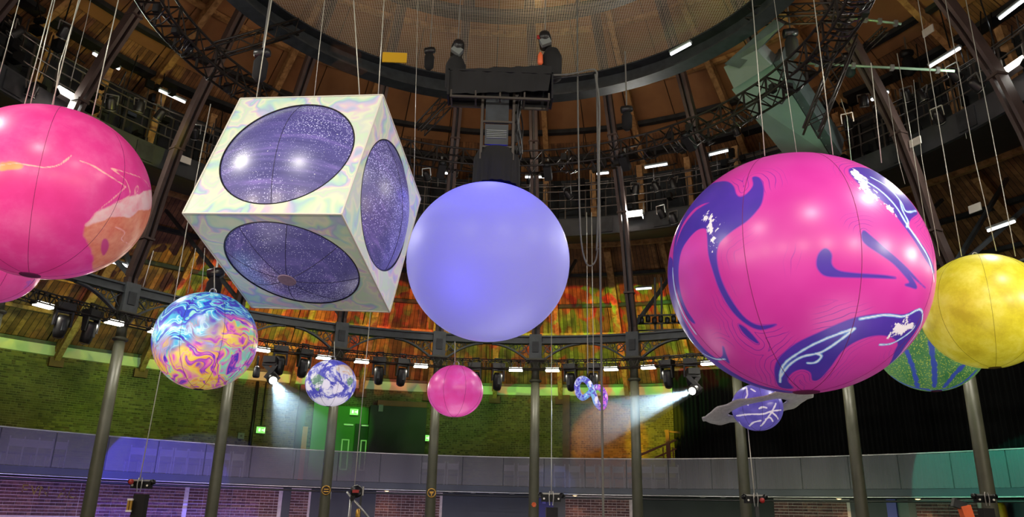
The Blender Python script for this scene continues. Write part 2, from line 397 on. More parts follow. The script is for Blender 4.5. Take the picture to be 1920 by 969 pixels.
# ---- lower wall under the gallery: brick panels, each with bricks as parts
LR = 18.5
brick_meshes = []
for L in (0.31, 0.145):
    b = MB().box((0, 0, 0), (L, 0.05, 0.082)); me = bpy.data.meshes.new('brick'); me.from_pydata(b.v, [], b.f); me.materials.append(M['brick']); me.update(); brick_meshes.append((L, me))
def brick_wall(name, a0, a1, zlo=1.32, ztop=2.36):
    wl = MB().arc(LR, LR+0.3, 0, ztop+0.04, a0, a1).build(name, M['mortar']); tag(wl, kind='structure')
    z = ztop-0.04; row = 0; cnt = 0; extra = MB()
    while z > zlo:
        a = a0 + 0.02; i = row
        while a < a1-0.2:
            L, me = brick_meshes[i % 2]; i += 1; g = 0.016
            if row % 2 and a < a0+0.05: L, me = brick_meshes[1]
            da = math.degrees(L/LR)
            if a+da > a1:
                L, me = brick_meshes[1]; da = math.degrees(L/LR)
                if a+da > a1: break
            q = random.uniform(-0.006, 0.01)
            if cnt < 300:
                o = bpy.data.objects.new('brick', me); C.objects.link(o); o.parent = wl
                o.location = pol(LR-0.012+q, a+da/2, z); o.rotation_euler = (0, 0, -R(a+da/2))
            else: extra.pbox(LR-0.012+q, a+da/2, z, 0.05, L, 0.082)
            cnt += 1; a += da + math.degrees(g/LR)
        z -= 0.098; row += 1
    if extra.v: tag(extra.build('brick_rest', M['brick'], wl), kind='stuff')
    return wl
def plain_wall(name, a0, a1, m, ztop=2.40, rr=LR, th=0.25):
    o = MB().arc(rr, rr+th, 0, ztop, a0, a1).build(name, m); tag(o, kind='structure'); return o
brick_wall('wall_brick_far_left', -57, -43.9); brick_wall('wall_brick_left', -43.9, -33.4); brick_wall('wall_brick_centre_left', -33.4, -23.43)
plain_wall('wall_pier_left', -23.43, -22.54, M['slate'], rr=18.45)
brick_wall('wall_brick_narrow', -22.54, -20.29)
plain_wall('wall_dark_left', -20.29, -12.86, M['slate'])
brick_wall('wall_brick_centre', -12.86, -5.03)
plain_wall('wall_dark_centre', -5.03, 6.4, M['slate']); plain_wall('wall_blue_centre', 6.4, 8.2, M['blue']); plain_wall('wall_dark_pier', 8.2, 9.61, M['black'])
brick_wall('wall_brick_centre_right', 9.61, 17.59)
plain_wall('wall_dark_right', 17.59, 33.33, M['greyblock'])
brick_wall('wall_brick_right', 33.33, 41.17)
plain_wall('wall_teal_dark', 41.17, 44.83, M['slate']); plain_wall('wall_purple_strip', 44.83, 45.75, M['purple'], rr=18.4)
plain_wall('wall_grey_strip', 45.75, 46.8, M['grey']); plain_wall('wall_black_strip', 46.8, 47.5, M['black'])
brick_wall('wall_brick_far_right', 47.5, 53.4)
plain_wall('wall_dark_far_right', 53.4, 75, M['slate']); plain_wall('wall_behind_camera', 75, 303, M['slate'])
g = MB().lathe([(0.14, 0), (0.14, 2.2), (0.05, 2.35)], pol(18.2, 55.4, 0), 16).build('yellow_post', M['yellow'], smooth=True)
tag(g, 'mottled yellow rounded post under the gallery at far right beside the last column', 'post')
# faded lettering on the brick at lower left
def text(body, size, loc, rotz, m, parent=None, name='lettering', extrude=0.006, face=None):
    cu = bpy.data.curves.new('t', 'FONT'); cu.body = body; cu.size = size; cu.extrude = extrude; cu.align_x = 'CENTER'; cu.align_y = 'CENTER'
    to = bpy.data.objects.new('t', cu); C.objects.link(to)
    me = bpy.data.meshes.new_from_object(to.evaluated_get(bpy.context.evaluated_depsgraph_get())); bpy.data.objects.remove(to)
    me.materials.append(m); me.name = name; ob = bpy.data.objects.new(name, me); C.objects.link(ob); ob.parent = parent
    ob.location = loc; ob.rotation_euler = (math.pi/2, 0, rotz); return ob
for i, ch in enumerate('EVN AC'):
    if ch != ' ':
        a = -48.9 + i*0.86
        t = text(ch, 0.42, pol(LR-0.035, a, 2.02-0.012*i), -R(a), M['letter'], extrude=0.002); tag(t, 'faded yellow letter %s painted on the brick at lower left' % ch, 'lettering', None)

# ---- gallery: floor, soffit, balustrade
BR = 16.91
gf = MB().arc(BR-0.02, WR, 2.46, 2.6, 0, 360, 96).build('floor_gallery', M['catwalk']); tag(gf, kind='structure')
bal = empty('gallery_balustrade', (0, 0, 2.41), 'long curved grey perforated balustrade along the gallery front', 'balustrade')
MB().arc(BR-0.05, BR+0.05, 0.03, 0.24, 0, 360, 120).build('fascia', M['slate'], bal)
MB().tube([pol(BR-0.09, a, 0.0) for a in range(0, 360, 3)], 0.028, 8, closed=True).build('pipe', M['steel'], bal, True)
MB().tube([pol(BR-0.06, a, -0.12) for a in range(0, 360, 3)], 0.035, 6, closed=True).build('cable_tray', M['black'], bal, True)
MB().arc(BR-0.03, BR+0.03, 1.255, 1.285, 0, 360, 120).build('top_rail', M['steel'], bal)
PJ = 2.21
for n in range(-13, 16):
    a0 = PJ+5.11*n
    MB().arc(BR-0.012, BR+0.012, 0.25, 1.25, a0+0.05, a0+5.06, 3).build('panel', M['mesh'], bal)
    MB().pbox(BR+0.02, a0, 0.72, 0.03, 0.035, 1.02).build('post', M['dark'], bal)
tag(MB().arc(BR-0.012, BR+0.012, 0.25, 1.25, PJ+5.11*16, PJ+5.11*57.4, 40).build('panel_rest', M['mesh'], bal), kind='stuff')
# gallery chairs, ghosting through the mesh
def chair():
    r = empty('gallery_chair', (0, 0, 2.6), 'stacking chair with pale frame seen faintly through the gallery mesh', 'chair', 'chairs in rows on the gallery behind the balustrade')
    MB().box((0, 0, 0.45), (0.42, 0.4, 0.05)).build('seat', M['chairs'], r)
    MB().box((0, 0.2, 0.74), (0.40, 0.04, 0.22)).build('backrest', M['chairf'], r)
    for sx in (-1, 1):
        MB().bar((sx*0.2, 0.21, 0), (sx*0.2, 0.21, 0.92), 0.03).build('leg', M['chairf'], r)
        MB().bar((sx*0.2, -0.18, 0), (sx*0.2, -0.18, 0.45), 0.03).build('leg', M['chairf'], r)
    MB().bar((-0.2, -0.2, 0.44), (0.2, -0.2, 0.44), 0.03).build('front_rail', M['chairf'], r)
    return r
c0 = chair(); first = True; seen = {}
def bay(a):
    k = math.floor((a-COL0)/15)+4
    return 'left of the second column' if k < 0 else ('right of the last column' if k >= 8 else 'between the %s and %s columns' % (ORD[k+1], ORD[k+2]))
for px in (20, 48, 76, 104, 252, 280, 308, 336, 362, 385, 418, 445, 800, 825, 850, 955, 982, 1010, 1050, 1078, 1106, 1134, 1160, 1186, 1212, 1238, 1262):
    p = atr(px, 855, 17.9); a = azr(p)
    ob = c0 if first else copy_tree(c0); first = False
    ob.location = pol(17.9, a, 2.6); ob.rotation_euler = (0, 0, -R(a)+math.pi)
    bn = bay(azr(atr(px, 855, 12))); seen[bn] = seen.get(bn, 0)+1
    ob['label'] = 'pale-framed chair behind the gallery mesh, %s from the left %s' % (ORD[seen[bn]-1].replace('leftmost', 'first'), bn)

# ---- upper-wall fittings
def wallpiece(name, a0, a1, z0, z1, m, lab, cat, r=WR-0.12, th=0.1):
    o = MB().arc(r-th, r, z0, z1, a0, a1).build(name, m); tag(o, lab, cat); return o
wallpiece('pale_screen', -19.2, -17.4, 2.6, 6.3, M['tealscreen'], 'pale teal flat screen standing left of the green doors on the gallery', 'screen')
blk = wallpiece('charcoal_booth', -13.2, -6.9, 2.6, 6.15, M['greyblock'], 'charcoal flat-fronted booth on the gallery right of the green doors', 'booth', WR-0.05, 0.7)
wallpiece('booth_cornice', -12.4, -6.9, 6.18, 6.42, M['brownp'], 'dark red fascia board lying on top of the charcoal booth', 'board', WR-0.05, 0.5)
gw = wallpiece('green_lobby_wall', -17.38, -13.25, 2.6, 6.1, M['doorg'], 'green painted lobby wall around the gallery doors', 'wall panel')
def door(a0, a1, name, m, lab):
    d = empty(name, pol(WR-0.3, (a0+a1)/2, 2.6)); d['kind'] = 'structure'; d['label'] = lab
    local(d, MB().arc(WR-0.34, WR-0.26, 2.62, 5.35, a0, a1), 'door_leaf', m)
    fr = MB()
    am = a0+(a1-a0)*0.62; aw = (a1-a0)*0.16
    for aa in (am-aw, am+aw): fr.pbox(WR-0.36, aa, 4.0, 0.03, 0.05, 1.3)
    for zz in (3.37, 4.63): fr.pbox(WR-0.36, am, zz, 0.03, 2*math.tan(R(aw))*WR, 0.05)
    local(d, fr, 'vision_frame', M['white'])
    cl = MB().pbox(WR-0.38, a1-(a1-a0)*0.3, 5.28, 0.06, 0.42, 0.07); local(d, cl, 'door_closer', M['steel'])
    return d
door(-16.9, -14.7, 'door_1', M['doorg'], 'left green gallery door with slim vision panel')
door(-14.6, -12.95, 'door_2', M['greyblock'], 'right dark gallery door beside the green one')
def exit_sign(px, py, r, lab):
    p = atr(px, py, r); a = azr(p); e = empty('exit_sign', p, lab, 'sign')
    local(e, MB().pbox(r, a, p.z, 0.06, 0.36, 0.26), 'case', M['exit'])
    f = MB(); 
    f.pbox(r-0.035, a-0.15, p.z-0.0, 0.01, 0.07, 0.12); f.pbox(r-0.035, a+0.2, p.z, 0.01, 0.1, 0.04); f.pbox(r-0.035, a+0.35, p.z, 0.01, 0.03, 0.15)
    local(e, f, 'pictogram', M['exitw'])
exit_sign(489, 806, WR-0.15, 'green exit sign on the dark brick left of the pale screen')
exit_sign(664, 772, WR-0.45, 'green exit sign above the gallery doors')
exit_sign(798, 821, WR-0.3, 'green exit sign beside the right edge of the charcoal booth')
p = atr(452, 817, WR-0.1); e = empty('switch_box', p, 'small pale square box on the brick wall right of the third column', 'box')
local(e, MB().pbox(WR-0.08, azr(p), p.z, 0.08, 0.26, 0.26), 'case', M['grey']); local(e, MB().pbox(WR-0.13, azr(p), p.z, 0.02, 0.08, 0.08), 'button', M['black'])
p = atr(714, 765, WR-0.8); e = tag(MB().pbox(WR-0.8, azr(p), p.z, 0.05, 0.2, 0.3).build('notice', M['grey']), 'small pale notice high on the charcoal booth', 'sign')
for px, lab in ((478, 'black vertical pipe on the brick, left one of two by the exit sign'), (494, 'thin vertical conduit feeding the exit sign on dark brick')):
    a = azr(atr(px, 760, WR-0.1)); z0 = 2.6 if px == 478 else 5.05
    tag(MB().tube([pol(WR-0.1, a, z0), pol(WR-0.1, a, 6.9)], 0.07 if px == 478 else 0.03, 8).build('wall_pipe', M['black'], smooth=True), lab, 'pipe')
a = azr(atr(562, 800, WR-0.15))
tag(MB().pbox(WR-0.2, a, 4.75, 0.3, 0.34, 4.3).build('steel_stanchion', M['black']), 'black steel stanchion rising left of the pale screen', 'post')
tag(MB().pbox(WR-0.3, a+0.55, 3.9, 0.12, 0.22, 2.4).build('cable_drop', M['orange']), 'orange-lit bunch of cables beside the black stanchion', 'cable')  # orange light on the cables is put into their colour
tag(MB().pbox(WR-0.1, azr(atr(1062, 800, WR)), 4.78, 0.3, 0.32, 4.36).build('brick_pilaster', M['pilaster']), 'brown vertical pilaster on the brick wall behind the looping inflatable', 'pilaster')
# lit shadow of a stair rail, built as brown bars at the curtain edge
hr = empty('rail_shadow_bars', pol(21.6, 20, 2.6), 'brown bars shaped as the lit shadow of a stair rail beside the black curtain', 'shadow')
def hp(x, y): return atr(x, y, 21.6)
local(hr, MB().bar(hp(1251, 806), hp(1255, 870), 0.16), 'post', M['brownp'])
local(hr, MB().bar(hp(1200, 853), hp(1268, 824), 0.08), 'rail', M['brownp']); local(hr, MB().bar(hp(1228, 858), hp(1268, 841), 0.06), 'rail', M['brownp'])
local(hr, MB().bar(hp(1246, 808), hp(1275, 811), 0.07), 'rail', M['brownp'])
for x in (1262, 1243): local(hr, MB().bar(hp(x, 838), hp(x+1, 866), 0.05), 'post', M['brownp'])

# black pleated curtain on the right
cur = MB(); A0, A1 = 21.15, 92; n = 900; b0 = 0
for i in range(n+1):
    a = A0+(A1-A0)*i/n; r = 22.0 + 0.09*math.sin(i*1.1)+0.05*math.sin(i*0.37)
    for rr, z in ((r, 2.62), (r, 7.75), (r+0.02, 7.75), (r+0.02, 2.62)): cur.v.append(tuple(pol(rr, a, z)))
for i in range(n):
    for k in range(4): cur.f.append((i*4+k, i*4+(k+1) % 4, i*4+4+(k+1) % 4, i*4+4+k))
cu = cur.build('black_curtain', M['curtain'], smooth=True); tag(cu, 'tall black pleated curtain hiding the right side of the gallery', 'curtain')
tag(MB().arc(21.95, 22.1, 7.75, 7.85, A0, A1, 40).build('curtain_track', M['dark']), 'dark curved track carrying the black curtain', 'curtain rail')

# ---- roof
def rz(r): return 7.45 + 0.655*(WR-r)
radii = [23.5, 22.1, 20.7, 19.3, 17.9, 16.4, 14.6, 12.8, 11.0, 9.2, 7.4, 5.2, 2.6]
roof = empty('ceiling', (0, 0, 0)); roof['kind'] = 'structure'
st = MB(); cnt = 0
for i in range(len(radii)-1):
    r1, r0 = radii[i], radii[i+1]
    for j in range(48):
        a0 = COL0 + 7.5*j; aa = (a0+180) % 360-180; g = 0.015
        P = []
        q = random.uniform(0, 0.04)
        ga = math.degrees(g/r0)
        for dz in (q, q+0.08):
            P += [pol(r0+g, a0+ga, rz(r0+g)+dz), pol(r1-g, a0+math.degrees(g/r1), rz(r1-g)+dz), pol(r1-g, a0+7.5-math.degrees(g/r1), rz(r1-g)+dz), pol(r0+g, a0+7.5-ga, rz(r0+g)+dz)]
        vis = (-70 < aa < 82)
        mm = M['tan'] if 7 <= i <= 9 or i in (5,) else M['roof']
        if vis and cnt < 300:
            MB().quadbox(P).build('roof_panel', mm, roof); cnt += 1
        else: st.quadbox(P)
tag(st.build('roof_rest', M['roof'], roof), kind='stuff')
MB().arc(2.3, WR+0.3, rz(2.3)+0.16, rz(2.3)+0.2, 0, 360, 48, rz(WR+0.3)+0.16, rz(WR+0.3)+0.2).build('roof_deck', M['black'], roof)
MB().lathe([(2.7, rz(2.6)+0.1), (2.7, rz(2.6)+0.3)], n=32).build('roof_crown', M['roof'], roof)
# circular purlins under the boards
for r, m, wd in ((22.1, 'timber', .12), (20.7, 'timber', .12), (19.3, 'dark', .2), (17.9, 'dark', .2), (16.4, 'timber', .14), (14.6, 'timber', .14), (13.3, 'dark', .42), (12.3, 'dark', .2), (11.0, 'timber', .16), (9.2, 'timber', .16), (7.4, 'dark', .2), (5.2, 'dark', .2)):
    MB().arc(r-wd/2, r+wd/2, rz(r)-0.16, rz(r)-0.02, 0, 360, 96).build('purlin', M[m], roof)
# rafters: timber every 7.5 degrees, from the wall to the crown
for j in range(48):
    a = COL0 + 7.5*j + 1.1; aa = (a+180) % 360-180
    if not -72 < aa < 90: continue
    w_ = 0.26 if j % 2 else 0.18
    re = 3.0 if j % 2 == 0 else 16.6
    o = MB().bar(pol(WR-0.1, a, rz(WR-0.1)-0.30), pol(re, a, rz(re)-0.30), w_, 0.28).build('rafter', M['timber'], roof)
    o = MB().bar(pol(WR-0.12, a, 6.86), pol(WR-2.0, a, rz(WR-2.0)-0.36), 0.2, 0.24).build('wall_brace', M['timber'], roof)
    MB().pbox(WR-0.08, a, 6.72, 0.22, 0.5, 0.34).build('corbel', M['pilaster'], roof)

# ---- curved steel ribs rising from the columns
RIB = [(12.0, 6.6), (12.03, 7.4), (11.6, 8.4), (11.3, 9.6), (10.88, 10.85), (10.3, 12.0), (9.7, 13.0), (9.1, 14.0), (8.3, 15.2), (7.4, 16.4), (6.4, 17.6), (5.6, 18.2)]
for k in range(-2, 11):
    a = caz(k)
    lab = 'brown curved steel roof rib rising above the %s column from the left' % ORD[k+1] if 0 <= k+1 < 10 else ('brown steel roof rib high at the left edge of the picture' if k < 0 else ('brown steel roof rib high at the right edge of the picture' if k == 9 else 'brown steel roof rib beyond the right edge, past the yellow ball'))
    rb = empty('roof_rib', pol(12, a, 6.6), lab, 'rib')
    for s in (-1, 1):
        t = Vector((math.cos(R(a)), -math.sin(R(a)), 0))*0.085*s
        local(rb, MB().poly([pol(r, a, z)+t for r, z in RIB], 0.09, 0.24, upv=pol(1, a, 0.6)), 'channel', M['rib'])
    local(rb, MB().poly([pol(r+0.03, a, z+0.03) for r, z in RIB], 0.06, 0.12, upv=pol(1, a, 0.6)), 'web', M['dark'])
    for s, dr in ((-1, 17.0), (1, 17.0)):
        local(rb, MB().bar(pol(12.1, a+s*0.3, 7.5), pol(dr, a+s*4.2, rz(dr)-0.3), 0.10, 0.10), 'knee_brace', M['girder'])
    for (r, z) in ((11.6, 8.4), (10.88, 10.85), (9.7, 13.0)): local(rb, MB().pbox(r-0.02, a, z, 0.26, 0.32, 0.06), 'splice_plate', M['rib'])

# ---- columns
for k in range(-2, 11):
    a = caz(k)
    if k < -1 or k > 9: continue
    lab = 'grey-green cast iron column, %s in the row%s' % (ORD[k+1] if k+1 else 'cut off at the far left', ' from the left' if k+1 else '')
    if k == 9: lab = 'grey-green cast iron column beyond the right edge of the row'
    cl = empty('iron_column', pol(12, a, 0), lab, 'column')
    L = lambda pr: MB().lathe(pr, pol(12, a, 0), 24)
    local(cl, L([(0.24, 0), (0.24, 0.12), (0.175, 0.18), (0.165, 0.6), (0.160, 1.6), (0.15, 3.2), (0.136, 5.66)]), 'shaft', M['iron'], True)
    local(cl, L([(0.14, 5.66), (0.19, 5.69), (0.205, 5.72), (0.19, 5.745), (0.14, 5.77)]), 'collar', M['iron'], True)
    local(cl, L([(0.135, 5.76), (0.125, 5.95), (0.13, 6.1), (0.17, 6.25), (0.24, 6.33)]), 'capital', M['iron'], True)
    local(cl, MB().pbox(12, a, 6.37, 0.56, 0.56, 0.07), 'abacus', M['iron'])
    local(cl, MB().pbox(12, a, 6.80, 0.40, 0.40, 0.80), 'head_block', M['girder'])
    local(cl, MB().pbox(11.78, a, 6.78, 0.05, 0.20, 0.34), 'block_panel', M['dark'])
    if k in (2, 3):      # crests
        p = atr(*{2: (611, 919), 3: (809, 924)}[k], 11.82)
        sg = empty('round_crest', p, 'round brass crest with dark centre fixed to the %s column' % ORD[k+1], 'sign')
        mm = Matrix.Rotation(-R(a), 3, 'Z') @ Matrix.Rotation(math.pi/2, 3, 'X')
        fw = Vector((-math.sin(R(a)), -math.cos(R(a)), 0))
        local(sg, MB().lathe([(0.125, -0.02), (0.125, 0.01)], p, 24, mm), 'disc', M['black'])
        local(sg, MB().tube([p+fw*0.02+mm @ Vector((0.12*math.cos(t), 0.12*math.sin(t), 0)) for t in np.linspace(0, 2*math.pi, 25)[:-1]], 0.018, 6, True), 'rim', M['brass'], True)
        eb = MB()
        if k == 2:
            for dz in (-0.035, 0.03): eb.box(p+fw*0.025+Vector((0, 0, dz)), (0.15, 0.02, 0.028))
        else:
            eb.box(p+fw*0.025+Vector((0, 0, 0.03)), (0.13, 0.02, 0.03)); eb.box(p+fw*0.025, (0.10, 0.02, 0.03)); eb.box(p+fw*0.025-Vector((0, 0, 0.05)), (0.03, 0.02, 0.06))
        local(sg, eb, 'emblem', M['brass'])
p = atr(1001, 946, 11.82); r_ = empty('copper_rosette', p, 'small copper-orange rosette on the sixth column', 'ornament')
for i in range(8):
    t = i*math.pi/4
    local(r_, MB().bar(p, p+Vector((0.07*math.cos(t), -0.02, 0.07*math.sin(t))), 0.035, 0.035), 'petal', M['orange'])
t = text('J', 0.34, atr(619.5, 929, 15.9), 0.25, M['white']); tag(t, 'white letter J sign on the dark wall beside the fourth column', 'sign')

# ---- girders between the columns
def girder(k):
    a0, a1 = caz(k), caz(k+1); am = (a0+a1)/2
    nm = ('the %s and %s columns' % (ORD[k+1], ORD[k+2])) if k+2 < 10 and k >= -1 else ('columns at the far left' if k < 0 else ('columns at the far right' if k == 8 else 'columns beyond the right edge'))
    gd = empty('iron_girder', pol(12, am, 6.9), 'grey iron girder with arched bracket spanning between %s' % nm, 'girder')
    hw = 0.95
    local(gd, MB().arc(11.86, 12.14, 7.12, 7.17, a0+hw, a1-hw), 'top_flange', M['girder'])
    local(gd, MB().arc(11.95, 12.05, 6.96, 7.12, a0+hw, a1-hw), 'web', M['girder'])
    local(gd, MB().arc(11.86, 12.14, 6.91, 6.96, a0+hw, a1-hw), 'bottom_flange', M['girder'])
    for s in (-1, 1):
        ab = a0 if s > 0 else a1
        pts = []
        for i in range(11):
            u = i/10; aa = ab + s*(0.9+5.9*u); z = 6.32 + 0.58*math.sin(u*math.pi/2)**0.9
            pts.append(pol(12, aa, z))
        local(gd, MB().poly(pts, 0.14, 0.05), 'arch_bracket', M['girder'])
        for (da, z, rr) in ((2.0, 6.74, 0.12), (3.15, 6.82, 0.07), (3.9, 6.86, 0.045)):
            c = pol(12, ab+s*da, z); t = Vector((math.cos(R(ab)), -math.sin(R(ab)), 0))
            local(gd, MB().tube([c+t*rr*math.cos(q)+Vector((0, 0, rr*math.sin(q))) for q in np.linspace(0, 2*math.pi, 17)[:-1]], 0.016, 5, True), 'tracery_ring', M['girder'])
        local(gd, MB().bar(pol(12, ab+s*1.0, 6.9), pol(12, ab+s*2.6, 6.6), 0.05, 0.03), 'tracery_bar', M['girder'])
        local(gd, MB().bar(pol(12, ab+s*1.0, 6.55), pol(12, ab+s*2.3, 6.9), 0.04, 0.025), 'tracery_bar', M['girder'])
for k in range(-2, 10): girder(k)

# ---- small lighting truss ring that carries lamps and moving heads
TR = 11.38
tr = empty('lamp_truss', (0, 0, 6.1), 'thin black lattice truss curving under the iron girders', 'truss')
TA0, TA1 = -75, 95
for r, z in ((TR-0.13, 0.14), (TR+0.13, 0.14), (TR-0.13, -0.12), (TR+0.13, -0.12)):
    MB().tube([pol(r, a, z) for a in np.linspace(TA0, TA1, 80)], 0.022, 6).build('chord', M['trussb'], tr, True)
lt = MB()
for i in range(260):
    a = TA0+(TA1-TA0)*i/260; b = TA0+(TA1-TA0)*(i+1)/260; s = 0.14 if i % 2 else -0.12; e = -0.12 if i % 2 else 0.14
    lt.bar(pol(TR-0.13, a, s), pol(TR-0.13, b, e), 0.015); lt.bar(pol(TR+0.13, a, e), pol(TR+0.13, b, s), 0.015)
tag(lt.build('lattice', M['trussb'], tr), kind='stuff')
cb = MB()
for k in range(-2, 10):
    for j in range(9):
        a = caz(k)+1.6+j*1.5; cb.tube([pol(TR+0.1, a+q*0.75, 0.2+0.02*random.random()-0.10*math.sin(q*math.pi)) for q in np.linspace(0, 1, 6)], 0.018, 5)
tag(cb.build('cable_loops', M['black'], tr), kind='stuff')

def place(o, loc, rz_): o.location = loc; o.rotation_euler = (0, 0, rz_); return o
def flood():
    e = empty('flood_lamp', (0, 0, 0), 'x', 'lamp', 'white flood lamps under the girder ring')
    MB().box((0, 0, 0.0), (0.46, 0.22, 0.09)).build('housing', M['black'], e)
    MB().box((0, -0.035, -0.055), (0.42, 0.16, 0.03)).build('lens', M['lamp'], e)
    MB().box((0, -0.118, -0.01), (0.40, 0.02, 0.075)).build('front_glass', M['lamp'], e)
    MB().bar((-0.14, 0, 0.04), (-0.14, 0, 0.3), 0.03).bar((0.14, 0, 0.04), (0.14, 0, 0.3), 0.03).bar((-0.155, 0, 0.29), (0.155, 0, 0.29), 0.03).build('bracket', M['blackm'], e)
    return e
fl0 = flood(); used = False
for k in range(-1, 10):
    for s, side in ((-1, 'left'), (1, 'right')):
        ob = copy_tree(fl0) if used else fl0; used = True
        a = caz(k)+s*2.9
        place(ob, pol(TR, a, 5.98), -R(a)); ob['label'] = 'small white flood lamp just %s of the %s column' % (side, ORD[k+1] + (' from the left' if k >= 0 else '') if k < 9 else 'outermost right')
def moving_head():
    e = empty('moving_head_light', (0, 0, 0), 'x', 'stage light', 'black moving-head stage lights under the girders')
    MB().box((0, 0, 0.04), (0.40, 0.30, 0.16)).build('base', M['black'], e)
    y = MB().box((0, 0, -0.07), (0.40, 0.14, 0.07))
    for s in (-1, 1): y.quadbox([Vector(p) for p in ((s*0.20, -0.09, -0.08), (s*0.15, -0.09, -0.08), (s*0.15, 0.09, -0.08), (s*0.20, 0.09, -0.08), (s*0.21, -0.05, -0.42), (s*0.16, -0.05, -0.42), (s*0.16, 0.05, -0.42), (s*0.21, 0.05, -0.42))])
    y.build('yoke', M['black'], e)
    m = Matrix.Rotation(R(16), 3, 'X')
    hd = MB().lathe([(0.04, 0.20), (0.12, 0.19), (0.145, 0.10), (0.15, -0.05), (0.14, -0.20), (0.115, -0.33), (0.10, -0.335)], (0, 0, -0.36), 20, m).build('head', M['black'], e, True)
    MB().lathe([(0.098, -0.35), (0.09, -0.352), (0.04, -0.37)], (0, 0, -0.36), 20, m).build('lens', M['blackm'], hd, True)
    MB().box((0, -0.13, -0.40), (0.07, 0.05, 0.3)).build('display_panel', M['dark'], e)
    MB().bar((-0.1, 0, 0.1), (-0.1, 0, 0.28), 0.04).bar((0.1, 0, 0.1), (0.1, 0, 0.28), 0.04).bar((-0.12, 0, 0.27), (0.12, 0, 0.27), 0.04).build('clamp', M['blackm'], e)
    return e
mh0 = moving_head(); used = False
for k in range(-1, 9):
    for s, side in ((-1, 'left'), (1, 'right')):
        ob = copy_tree(mh0) if used else mh0; used = True
        a = (caz(k)+caz(k+1))/2 + s*1.78
        place(ob, pol(TR, a, 6.02), -R(a)+s*0.25)
        ob['label'] = 'black moving-head light, %s of the pair between the %s and %s columns' % (side, ORD[k+1], ORD[k+2])
# two lit beam lamps
beams = []
for (px, py, tx, ty, tr_, side, hang) in ((512, 713, 590, 862, 3.5, 'left', (506, 690)), (1298, 733, 1050, 815, 4.5, 'right', (1300, 712))):
    p = atr(px, py, TR-0.35); tgt = at(tx, ty, tr_)
    q = (tgt-p).normalized().to_track_quat('-Z', 'Y').to_matrix()
    e = empty('beam_light', p, 'lit black beam light throwing a pale blue shaft, %s one of two' % side, 'stage light')
    local(e, MB().lathe([(0.06, 0.42), (0.14, 0.38), (0.16, 0.2), (0.15, 0.05), (0.13, 0.0)], p, 20, q), 'body', M['black'], True)
    local(e, MB().lathe([(0.105, -0.004), (0.09, -0.02), (0.03, -0.03)], p, 20, q), 'lens', M['lampbig'], True)
    yk = MB(); up_ = atr(hang[0], hang[1]-8, TR-0.1)
    for s in (-1, 1): yk.bar(p+q @ Vector((s*0.19, 0, 0.2)), up_+Vector((s*0.18, 0, 0)), 0.05, 0.12)
    yk.bar(up_-Vector((0.2, 0, 0)), up_+Vector((0.2, 0, 0)), 0.12, 0.08); local(e, yk, 'yoke', M['black'])
    local(e, MB().box(up_+Vector((0, 0, 0.12)), (0.34, 0.26, 0.18)), 'base', M['black'])
    beams.append((p, tgt, q, side))
e = empty('small_spotlight', atr(481, 697, TR-0.2), 'small black spotlight hanging left of the lit left beam light', 'stage light')
pp = e.location.copy()
local(e, MB().lathe([(0.05, 0.16), (0.09, 0.1), (0.10, -0.12), (0.08, -0.16)], pp, 16), 'body', M['black'], True)
local(e, MB().bar(pp+Vector((0, 0, 0.1)), pp+Vector((0, 0, 0.45)), 0.08, 0.04), 'hanger', M['blackm'])
# haze in the two shafts, lit by real spots
def haze_mat(dens, p=None, L=1):
    m = bpy.data.materials.new('haze'); m.use_nodes = True; nt = m.node_tree; nt.nodes.clear()
    out = nt.nodes.new('ShaderNodeOutputMaterial'); vs = nt.nodes.new('ShaderNodeVolumeScatter'); vs.inputs['Density'].default_value = dens
    if p is not None:      # the haze thins out along the shaft
        g = nt.nodes.new('ShaderNodeNewGeometry'); d = nt.nodes.new('ShaderNodeVectorMath'); d.operation = 'DISTANCE'; d.inputs[1].default_value = tuple(p)
        mr = nt.nodes.new('ShaderNodeMapRange'); mr.inputs[1].default_value = L*0.25; mr.inputs[2].default_value = L*0.8; mr.inputs[3].default_value = dens; mr.inputs[4].default_value = 0.0
        nt.links.new(g.outputs['Position'], d.inputs[0]); nt.links.new(d.outputs['Value'], mr.inputs[0]); nt.links.new(mr.outputs[0], vs.inputs['Density'])
    vs.inputs['Color'].default_value = (0.85, 0.95, 1.0, 1); vs.inputs['Anisotropy'].default_value = 0.2
    nt.links.new(vs.outputs[0], out.inputs['Volume']); return m
for (p, tgt, q, side), ang, en, dens in zip(beams, (16, 13.5), (6500, 13000), (0.06, 0.06)):
    L = (tgt-p).length*1.2; tn = math.tan(R(ang/2))
    lo = light('SPOT', p+(tgt-p).normalized()*0.06, tgt, en, (0.62, 0.85, 1.0), 0.05, angle=ang*0.97, blend=0.25, name='beam_spot')
    hz = MB().lathe([(0.11+tn*L*0.8, -L*0.8), (0.11+tn*L*0.4, -L*0.4), (0.11, -0.04)], p, 32, q).build('light_shaft_haze', haze_mat(dens, p, L), smooth=True)
    tag(hz, 'pale blue shaft of lit haze spreading from the %s beam light' % side, 'haze', kind='stuff')

